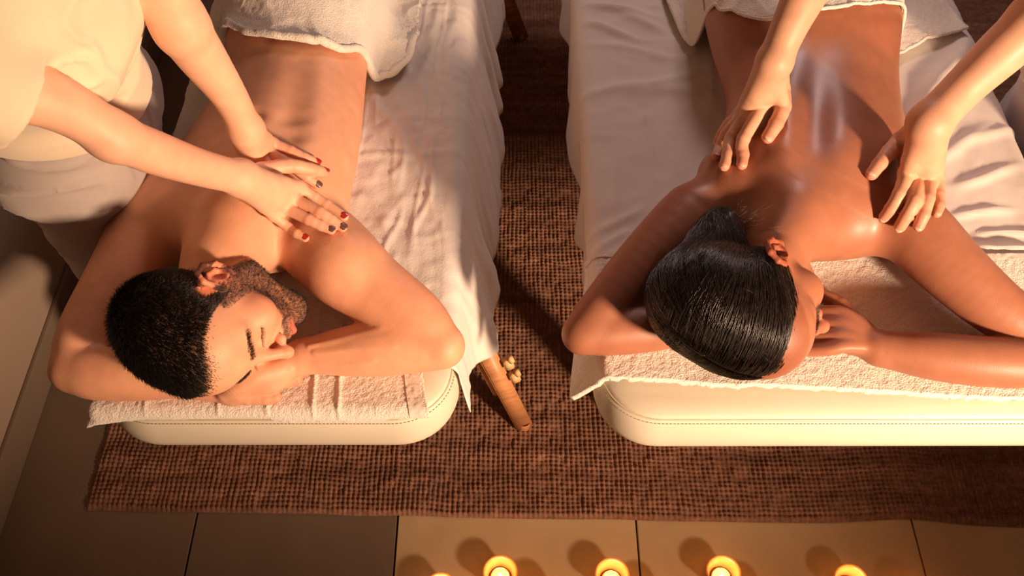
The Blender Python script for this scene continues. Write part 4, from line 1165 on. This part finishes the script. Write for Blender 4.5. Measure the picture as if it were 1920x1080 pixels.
    G.ball(P(165, -15, 1.24), .072, .06); G.ball(P(60, 110, 1.24), .075, .06)
    G.cone(pel + (.01, 0, .06), wa + (.012, 0, 0), .140, .118 + o, .05)
    plane(G, wa + (.0, -.0, -.075), unit([.25, .1, 1]))
    plane(G, nb + (0, 0, .025), -unit([.3, -.3, 1]))
    sl = Grp(); d1 = unit(e1 - s1); sl.cone(s1, s1 + d1 * .085, .064, .060, .01); sl2 = Grp(); d2 = unit(e2 - s2); sl2.cone(s2, s2 + d2 * .05, .062, .058, .01)
    plane(sl, s1 + d1 * .095, -d1, .003); plane(sl2, s2 + d2 * .055, -d2, .003)
    G.grp(sl, .02); G.grp(sl2, .02)
    me, _ = body_mesh('tunic', G, .005, None, None, wob=cloth_wob(G, .012, (7, 7, 15), 1))
    link('tunic', me, M['tunic'], root, label='cream short-sleeved tunic')
    G = Grp()
    G.cone(pel + (0, -.055, .0), pel + (0, .085, .0), .112, .116, .04); G.cone(pel, wa, .120, .105, .05)
    G.cone(pel + (.005, -.055, -.03), (-.745, 1.14, .62), .100, .072, .04); G.cone(pel + (0, .10, -.03), (-.745, 1.28, .62), .105, .072, .04)
    for yy in (1.14, 1.28): G.cone((-.745, yy, .62), (-.74, yy + .12, .10), .072, .060, .02)
    plane(G, wa + (0, 0, .02), -unit([.25, .1, 1])); plane(G, (0, 0, .05), (0, 0, 1))
    me, _ = body_mesh('trousers', G, .006, None, None, wob=cloth_wob(G, .015, (6, 9, 13), 5))
    tr = link('trousers', me, M['trousers'], root, label='beige loose trousers')
    for yy in (1.26, 1.40):
        G = Grp(); G.cone((-.80, yy, .045), (-.67, yy, .035), .040, .036, .02); G.cone((-.76, yy, .06), (-.74, yy, .10), .042, .045, .02); plane(G, (0, 0, .014), (0, 0, 1))
        me, _ = body_mesh('shoe', G, .006); link('shoe', me, M['shoe'], root)
    hg = Grp(); hg.ell(h(-.022, 0, .05), np.array([.100, .088, .095]), (h.F, h.S, h.U), .01); hg.ball(h(-.12, 0, .03), .038, .02)
    hg.ell(h(.10, 0, -.02), (.075, .09, .085), (h.F, h.S, h.U), .01, '-'); hg.ell(h(.03, 0, -.10), (.10, .10, .09), (h.F, h.S, h.U), .01, '-')
    me, _ = body_mesh('hair', hg, .004); link('hair', me, M['hair_brown'], root)
    return B
LT = build_left_therapist()
def build_right_therapist():
    B = Grp(); sf = lambda spec: surface_finger(WOM, spec, .86)
    hA = dict(index=sf([(1434, 196, 13, .040), (1394, 260, 12.5, .026), (1393, 290, 11.5, .015), (1391, 308, 10.5, .008)]),
              middle=sf([(1409, 206, 12, .040), (1372, 256, 12, .026), (1364, 290, 11, .015), (1358, 311, 10.3, .008)]),
              ring=sf([(1396, 210, 11, .038), (1362, 250, 10.5, .024), (1350, 275, 9.6, .014), (1343, 293, 9, .007)]),
              little=sf([(1386, 214, 10, .034), (1364, 233, 9, .022), (1353, 250, 8.5, .013), (1345, 264, 8, .006)]),
              thumb=sf([(1464, 165, 17, .034), (1468, 200, 15, .026), (1455, 232, 14, .016), (1440, 257, 12.5, .009)]))
    hB = dict(index=sf([(1700, 326, 14.5, .034), (1687, 364, 13.5, .028), (1670, 392, 12, .016), (1659, 406, 11, .009)]),
              middle=sf([(1724, 334, 14.5, .036), (1715, 376, 13.5, .028), (1699, 406, 12.2, .016), (1688, 424, 11.5, .009)]),
              ring=sf([(1743, 337, 13.5, .033), (1740, 372, 12.5, .027), (1732, 402, 11.7, .015), (1723, 423, 11, .008)]),
              little=sf([(1757, 333, 11.5, .027), (1761, 366, 10.8, .023), (1761, 386, 10, .014), (1757, 399, 9.3, .007)]),
              thumb=sf([(1690, 264, 18, .030), (1667, 286, 15, .022), (1649, 308, 13.8, .014), (1635, 326, 12.3, .009)]))
    wA, rA = J(1452, 116, 1.005, 31); wB, rB = J(1742, 232, 1.0, 41)
    sA = np.array([.640, 1.400, 1.38]); sB = np.array([.890, 1.090, 1.36]); eA = np.array([.475, 1.265, 1.215]); eB, _ = J(1950, 32, 1.13, 50)
    A = Grp(); A.chain([(sA, .050), ((sA + eA) / 2, .044), (eA, .040)], .02)
    A.chain([(eA, .0360), J(1524, -40, 1.12, 43), J(1480, 50, 1.05, 34), (wA, rA)], .02)
    palm(A, wA, rA * .95, [hA[k][0] for k in ('index', 'middle', 'ring', 'little')])
    A.cone(wA, hA['thumb'][0][0], rA * .85, hA['thumb'][0][1], .012); A.cone(wA, hA['thumb'][1][0], rA * .5, hA['thumb'][1][1] * .9, .012)
    for k in hA: finger(A, hA[k])
    C = Grp(); C.chain([(sB, .050), ((sB + eB) / 2, .044), (eB, .040)], .02)
    C.chain([(eB, .0375), J(1880, 95, 1.085, 45), J(1806, 165, 1.035, 38), (wB, rB * .93)], .02)
    palm(C, wB, rB * .88, [hB[k][0] for k in ('index', 'middle', 'ring', 'little')])
    C.cone(wB, hB['thumb'][0][0], rB * .72, hB['thumb'][0][1], .012); C.cone(hB['thumb'][0][0], hB['index'][0][0], .011, .009, .010)
    for k in hB: finger(C, hB[k])
    T = Grp()
    pel = np.array([1.09, 1.38, .93]); wa = np.array([1.01, 1.34, 1.12]); ch = np.array([.85, 1.29, 1.29]); nb = np.array([.745, 1.235, 1.44]); hd = np.array([.64, 1.20, 1.60])
    T.cone(pel + (0, -.06, 0), pel + (0, .06, 0), .10, .10, .04); T.cone(pel, wa, .112, .098, .05); T.cone(wa, ch, .098, .108, .05)
    T.cone(sA + (.03, -.03, -.02), sB + (.02, .03, -.02), .055, .055, .05); T.cone(ch, nb, .105, .055, .05); T.cone(nb, hd + (.03, .0, -.06), .052, .050, .03)
    B.grp(T, .02); B.grp(A, .03); B.grp(C, .03)
    h = Frame(hd, unit([-.62, -.12, -.62]), unit([-.6, -.05, .8]), 1.0); add_head(B, h, False)
    red = np.array(srgb(214, 90, 70))
    def col(V):
        c = np.tile(SKIN_FAIR, (len(V), 1)); c = blotch(V, c, np.array(srgb(226, 140, 112)), .3, 4, 10); c = face_colour(h, V, c, False)
        for hh in (hA, hB):
            for k in hh:
                for j, (p, r) in enumerate(hh[k]):
                    d = np.linalg.norm(V - p, axis=1); w_ = sstep(r * 1.9, r * .7, d)[:, None] * (.38 if j >= 2 else .16); c = c * (1 - w_) + red * w_
        return c
    root = empty('person', (1.05, 1.36, 0), label='therapist standing right of the woman, both bare forearms reaching onto her back', cat='person')
    hc = [np.mean([p for k in hh for p, r in hh[k]], axis=0) for hh in (hA, hB)]
    fine = lambda Q: (np.linalg.norm(Q - hc[0], axis=1) < .11) | (np.linalg.norm(Q - hc[1], axis=1) < .12)
    me, V = body_mesh('body', B, .0036, lambda V: col(V) * .80, fine); link('body', me, M['skin_fair'], root)
    for hh in (hA, hB):
        for k in hh:
            up = np.array([0, -.25, 1.0])
            if hh is hA and k == 'thumb': up = np.array([.45, -.1, 1.0])
            if hh is hB and k == 'thumb': up = np.array([-.3, -.1, 1.0])
            add_nail(root, hh[k], up, M['nail'], None, .93)
    G = Grp(); o = .012
    G.cone(wa, ch, .10 + o, .110 + o, .04); G.cone(ch, nb, .108 + o, .058 + o, .04); G.cone(sA + (.03, -.03, -.02), sB + (.02, .03, -.02), .058 + o, .058 + o, .05)
    G.cone(pel + (-.005, -.03, -.06), wa, .135, .112, .05); G.cone(pel + (-.005, .05, -.06), wa, .135, .112, .05)
    plane(G, (0, 0, .82), (0, 0, 1)); plane(G, nb + (0, 0, .025), -unit([-.4, 0, 1]))
    for s_, e_, L in ((sA, eA, .075), (sB, eB, .075)):
        d = unit(e_ - s_); sl = Grp(); sl.cone(s_, s_ + d * L, .062, .058, .01); plane(sl, s_ + d * L, -d, .003); G.grp(sl, .02)
    me, _ = body_mesh('tunic', G, .006, wob=cloth_wob(G, .008, (9, 9, 9), 9)); link('tunic', me, M['tunic_mauve'], root, label='pale mauve tunic')
    G = Grp()
    for yy in (1.30, 1.47):
        G.cone(pel + (0, (yy - 1.385) * .6, -.04), (1.10, yy, .60), .108, .085, .04); G.cone((1.10, yy, .60), (1.12, yy, .10), .085, .062, .02)
    plane(G, (0, 0, .05), (0, 0, 1))
    me, _ = body_mesh('trousers', G, .006, wob=cloth_wob(G, .009, (8, 8, 11), 12)); link('trousers', me, M['tunic_mauve'], root, label='pale mauve trousers')
    for yy in (1.30, 1.47):
        G = Grp(); G.cone((1.17, yy, .045), (1.03, yy, .035), .040, .036, .02); G.cone((1.14, yy, .06), (1.12, yy, .10), .042, .045, .02); plane(G, (0, 0, .014), (0, 0, 1))
        me, _ = body_mesh('shoe', G, .006); link('shoe', me, M['shoe'], root)
    hg = Grp(); hg.ell(h(-.022, 0, .05), np.array([.100, .088, .095]), (h.F, h.S, h.U), .01); hg.ball(h(-.12, 0, .03), .038, .02)
    hg.ell(h(.10, 0, -.02), (.075, .09, .085), (h.F, h.S, h.U), .01, '-'); hg.ell(h(.03, 0, -.10), (.10, .10, .09), (h.F, h.S, h.U), .01, '-')
    me, _ = body_mesh('hair', hg, .004); link('hair', me, M['hair_brown'], root)
    return B
RT = build_right_therapist()

# ------------------------------------------------------------------ towels over the hips
def top_height(B, X, Y, zlo=.70, zhi=1.02, step=.0035):
    Z = np.full(X.shape, zlo); done = np.zeros(X.shape, bool)
    for z in np.arange(zhi, zlo, -step):
        I = np.nonzero(~done.ravel())[0]
        Q = np.stack([X.ravel()[I], Y.ravel()[I], np.full(len(I), z)], 1)
        hitm = ev_pts(B, Q) < 0
        J_ = I[hitm]; Z.ravel()[J_] = z; done.ravel()[J_] = True
    return Z
def hip_towel(B, front, back, T, label, seed, nu, nv, thick, extra=None, hem=.004, mt='terry', name='hip_towel'):
    """front: list of (px,py,z) along the hem; back: list of world (x,y) of the same length"""
    F = np.array([P(*p)[:2] for p in front]); K = np.array(back, float)
    s = np.concatenate([[0], np.cumsum(np.linalg.norm(np.diff(F, axis=0), axis=1))]); s /= s[-1]
    u = np.linspace(0, 1, nu); v = np.linspace(0, 1, nv)
    def sm(a):
        r = np.interp(u, s, a)
        for _ in range(nu // 40): r[1:-1] = (r[:-2] + 2 * r[1:-1] + r[2:]) / 4
        return r
    fx, fy, kx, ky = sm(F[:, 0]), sm(F[:, 1]), sm(K[:, 0]), sm(K[:, 1])
    X = fx[:, None] * (1 - v) + kx[:, None] * v; Y = fy[:, None] * (1 - v) + ky[:, None] * v
    base = np.maximum(top_height(B, X, Y), T(X, Y) + .003)
    Z = base.copy()
    for _ in range(26): Z = np.maximum(base, blurgrid(Z))
    for _ in range(4): Z = blurgrid(Z)
    h = .0010 * fbm(X * 130, Y * 130, 0, seed, 2) + .003 * fbm(X * 14, Y * 14, 0, seed + 1, 2) + .004 * np.clip(ridge(X * 13 + Y * 5, Y * 7 - X * 6, seed + 2), 0, 1)**2
    if extra is not None: h = h + extra(X, Y, u[:, None] + 0 * v, v[None] + 0 * u[:, None])
    Z = Z + h + .004 + thick
    V = np.stack([X, Y, Z], 2).reshape(-1, 3)
    o = link(name, np_mesh(name, V, quads=grid_quads(nu, nv)), M[mt], label=label, cat='towel')
    md = o.modifiers.new('pile thickness', 'SOLIDIFY'); md.thickness = thick; md.offset = -1
    if hem:
        pts = np.stack([X[:, 0], Y[:, 0], Z[:, 0] - thick * .4], 1)
        VV, Q = tube_np(pts, hem * (1 + .10 * vnoise(np.arange(nu) * .21, 0, 0, 8)), 8)
        link('hem', np_mesh('hem', VV, quads=Q), M[mt], o)
    return o
def lump(X, Y, u, v):
    a = P(735, 75, .75)[:2]; d = np.sqrt(((X - a[0]) / .036)**2 + ((Y - a[1]) / .085)**2)
    return .030 * np.exp(-d**2.2) + .012 * np.exp(-((u - .04) / .05)**2) * np.clip(1 - v * 2, 0, 1) + .006 * np.exp(-(v / .03)**2)
TL = resting(LX0, LX1, .735); TR = resting(RX0, RX1, .735)
hip_towel(MAN, [(398, 40, .75), (424, 103, .76), (470, 86, .85), (520, 80, .885), (580, 82, .89), (640, 90, .875), (684, 100, .82), (706, 124, .76), (735, 130, .75), (765, 108, .74), (776, 66, .74)],
          [(-.665, 2.5), (-.64, 2.5), (-.56, 2.5), (-.48, 2.5), (-.40, 2.5), (-.33, 2.5), (-.27, 2.5), (-.23, 2.5), (-.21, 2.5), (-.20, 2.5), (-.185, 2.5)],
          TL, 'thick cream bath towel draped over the man\'s hips', 401, 160, 170, .012, lump, .008)
def tuck(X, Y, u, v):
    h = .004 * np.exp(-(v / .03)**2)
    for (px, py, ang, L, wd, amp) in ((1330, 30, 60, .10, .008, .007), (1300, 60, 52, .08, .008, .006), (1370, 40, 50, .08, .01, .006), (1480, 12, 170, .08, .008, .004), (1790, 20, 88, .07, .003, .003)):
        p = P(px, py, .85 if px < 1500 else .72); a_ = math.radians(ang); dx, dy = X - p[0], Y - p[1]
        l = dx * math.cos(a_) + dy * math.sin(a_); q = -dx * math.sin(a_) + dy * math.cos(a_); h = h + amp * np.exp(-(q / wd)**2 - (l / L)**4)
    return h
hip_towel(WOM, [(1262, 0, .74), (1285, 58, .74), (1328, 102, .75), (1352, 90, .79), (1400, 66, .85), (1445, 46, .89), (1500, 30, .905), (1560, 27, .905), (1620, 32, .885), (1668, 46, .84), (1690, 78, .76), (1740, 72, .725), (1813, 56, .72)],
          [(.22, 2.5), (.24, 2.5), (.28, 2.5), (.32, 2.5), (.38, 2.5), (.44, 2.5), (.50, 2.5), (.57, 2.5), (.64, 2.5), (.70, 2.5), (.74, 2.5), (.78, 2.5), (.83, 2.5)],
          TR, 'soft white towel with a stitched hem draped over the woman\'s hips', 431, 180, 170, .006, tuck, .0035)

# ------------------------------------------------------------------ candles on the floor
def lathe(prof, n=40):
    V = []; Q = []
    for r, z in prof:
        for i in range(n): a = 2 * math.pi * i / n; V.append((r * math.cos(a), r * math.sin(a), z))
    for k in range(len(prof) - 1):
        for i in range(n): Q.append((k * n + i, k * n + (i + 1) % n, (k + 1) * n + (i + 1) % n, (k + 1) * n + i))
    return np.array(V), np.array(Q)
def mk(name, prof, n=40):
    V, Q = lathe([(r, z * .68) if name == 'glass_cup' else (r, z) for r, z in prof], n); me = np_mesh(name, V, quads=Q); me.shade_smooth(); return me
glass_me = mk('glass_cup', [(.0001, .001), (.020, .000), (.025, .002), (.0275, .010), (.030, .030), (.0325, .055), (.0350, .068), (.0365, .0715), (.0362, .0735), (.0345, .0742), (.0325, .0725), (.0295, .060), (.0265, .036), (.0240, .012), (.022, .0075), (.0001, .0070)], 48)
glass_me.materials.append(M['glass'])
tin_me = mk('tin_cup', [(.0001, .0000), (.0185, .0000), (.0192, .001), (.0195, .013), (.0202, .0136), (.0200, .0142), (.0190, .0138), (.0187, .0040), (.0001, .0040)]); tin_me.materials.append(M['tin'])
wax_me = mk('wax', [(.0001, .0042), (.0184, .0042), (.0186, .0105), (.016, .0098), (.006, .0090), (.0001, .0090)]); wax_me.materials.append(M['wax'])
wick_me = mk('wick', [(.0007, .0088), (.0007, .0150), (.0001, .0152)], 8); wick_me.materials.append(M['wick'])
fl_me = mk('flame', [(.0001, .0135), (.0028, .0165), (.0042, .0205), (.0036, .0255), (.0018, .0315), (.0001, .0365)], 16); fl_me.materials.append(M['flame'])
cands = [(938, 1072, 'second tealight glass from the left in the front row of candles'), (1148, 1077, 'tealight glass on the floor right below the gap between the tables'),
         (1357, 1072, 'tealight glass on the floor below the middle of the right table, brightest rim'), (1597, 1089, 'rightmost tealight glass cut by the bottom edge of the photo'),
         (826, 1105, 'leftmost tealight glass, barely showing its rim at the bottom edge'), (1036, 1112, 'tealight glass nearly out of frame between the two leftmost full ones'),
         (1243, 1116, 'tealight glass nearly out of frame left of the brightest one'), (1440, 1118, 'tealight glass nearly out of frame right of the brightest one'), (1727, 1112, 'far right tealight glass just outside the bottom edge')]
for i, (px, py, lab) in enumerate(cands):
    p = P(px, py, .050)
    e = empty('candle_holder', (p[0], p[1], .0005), label=lab, cat='candle holder', group='glass tealight holders on the floor')
    def put(nm, me, par, dz=0):
        o = bpy.data.objects.new(nm, me); COL.objects.link(o); o.parent = par; o.location = (0, 0, dz); return o
    put('glass_cup', glass_me, e)
    t = empty('tealight', (p[0] + random.uniform(-1, 1) * .001, p[1] + random.uniform(-1, 1) * .001, .0080), label='lit tealight burning inside the ' + ' '.join(lab.replace('tealight ', '').split()[:11]), cat='candle', group='lit tealights')
    put('tin_cup', tin_me, t); wx = put('wax', wax_me, t); put('wick', wick_me, wx); put('flame', fl_me, t)
    light('candle_light', 'POINT', (p[0], p[1], .046), .15, (1.0, .56, .20), .006)
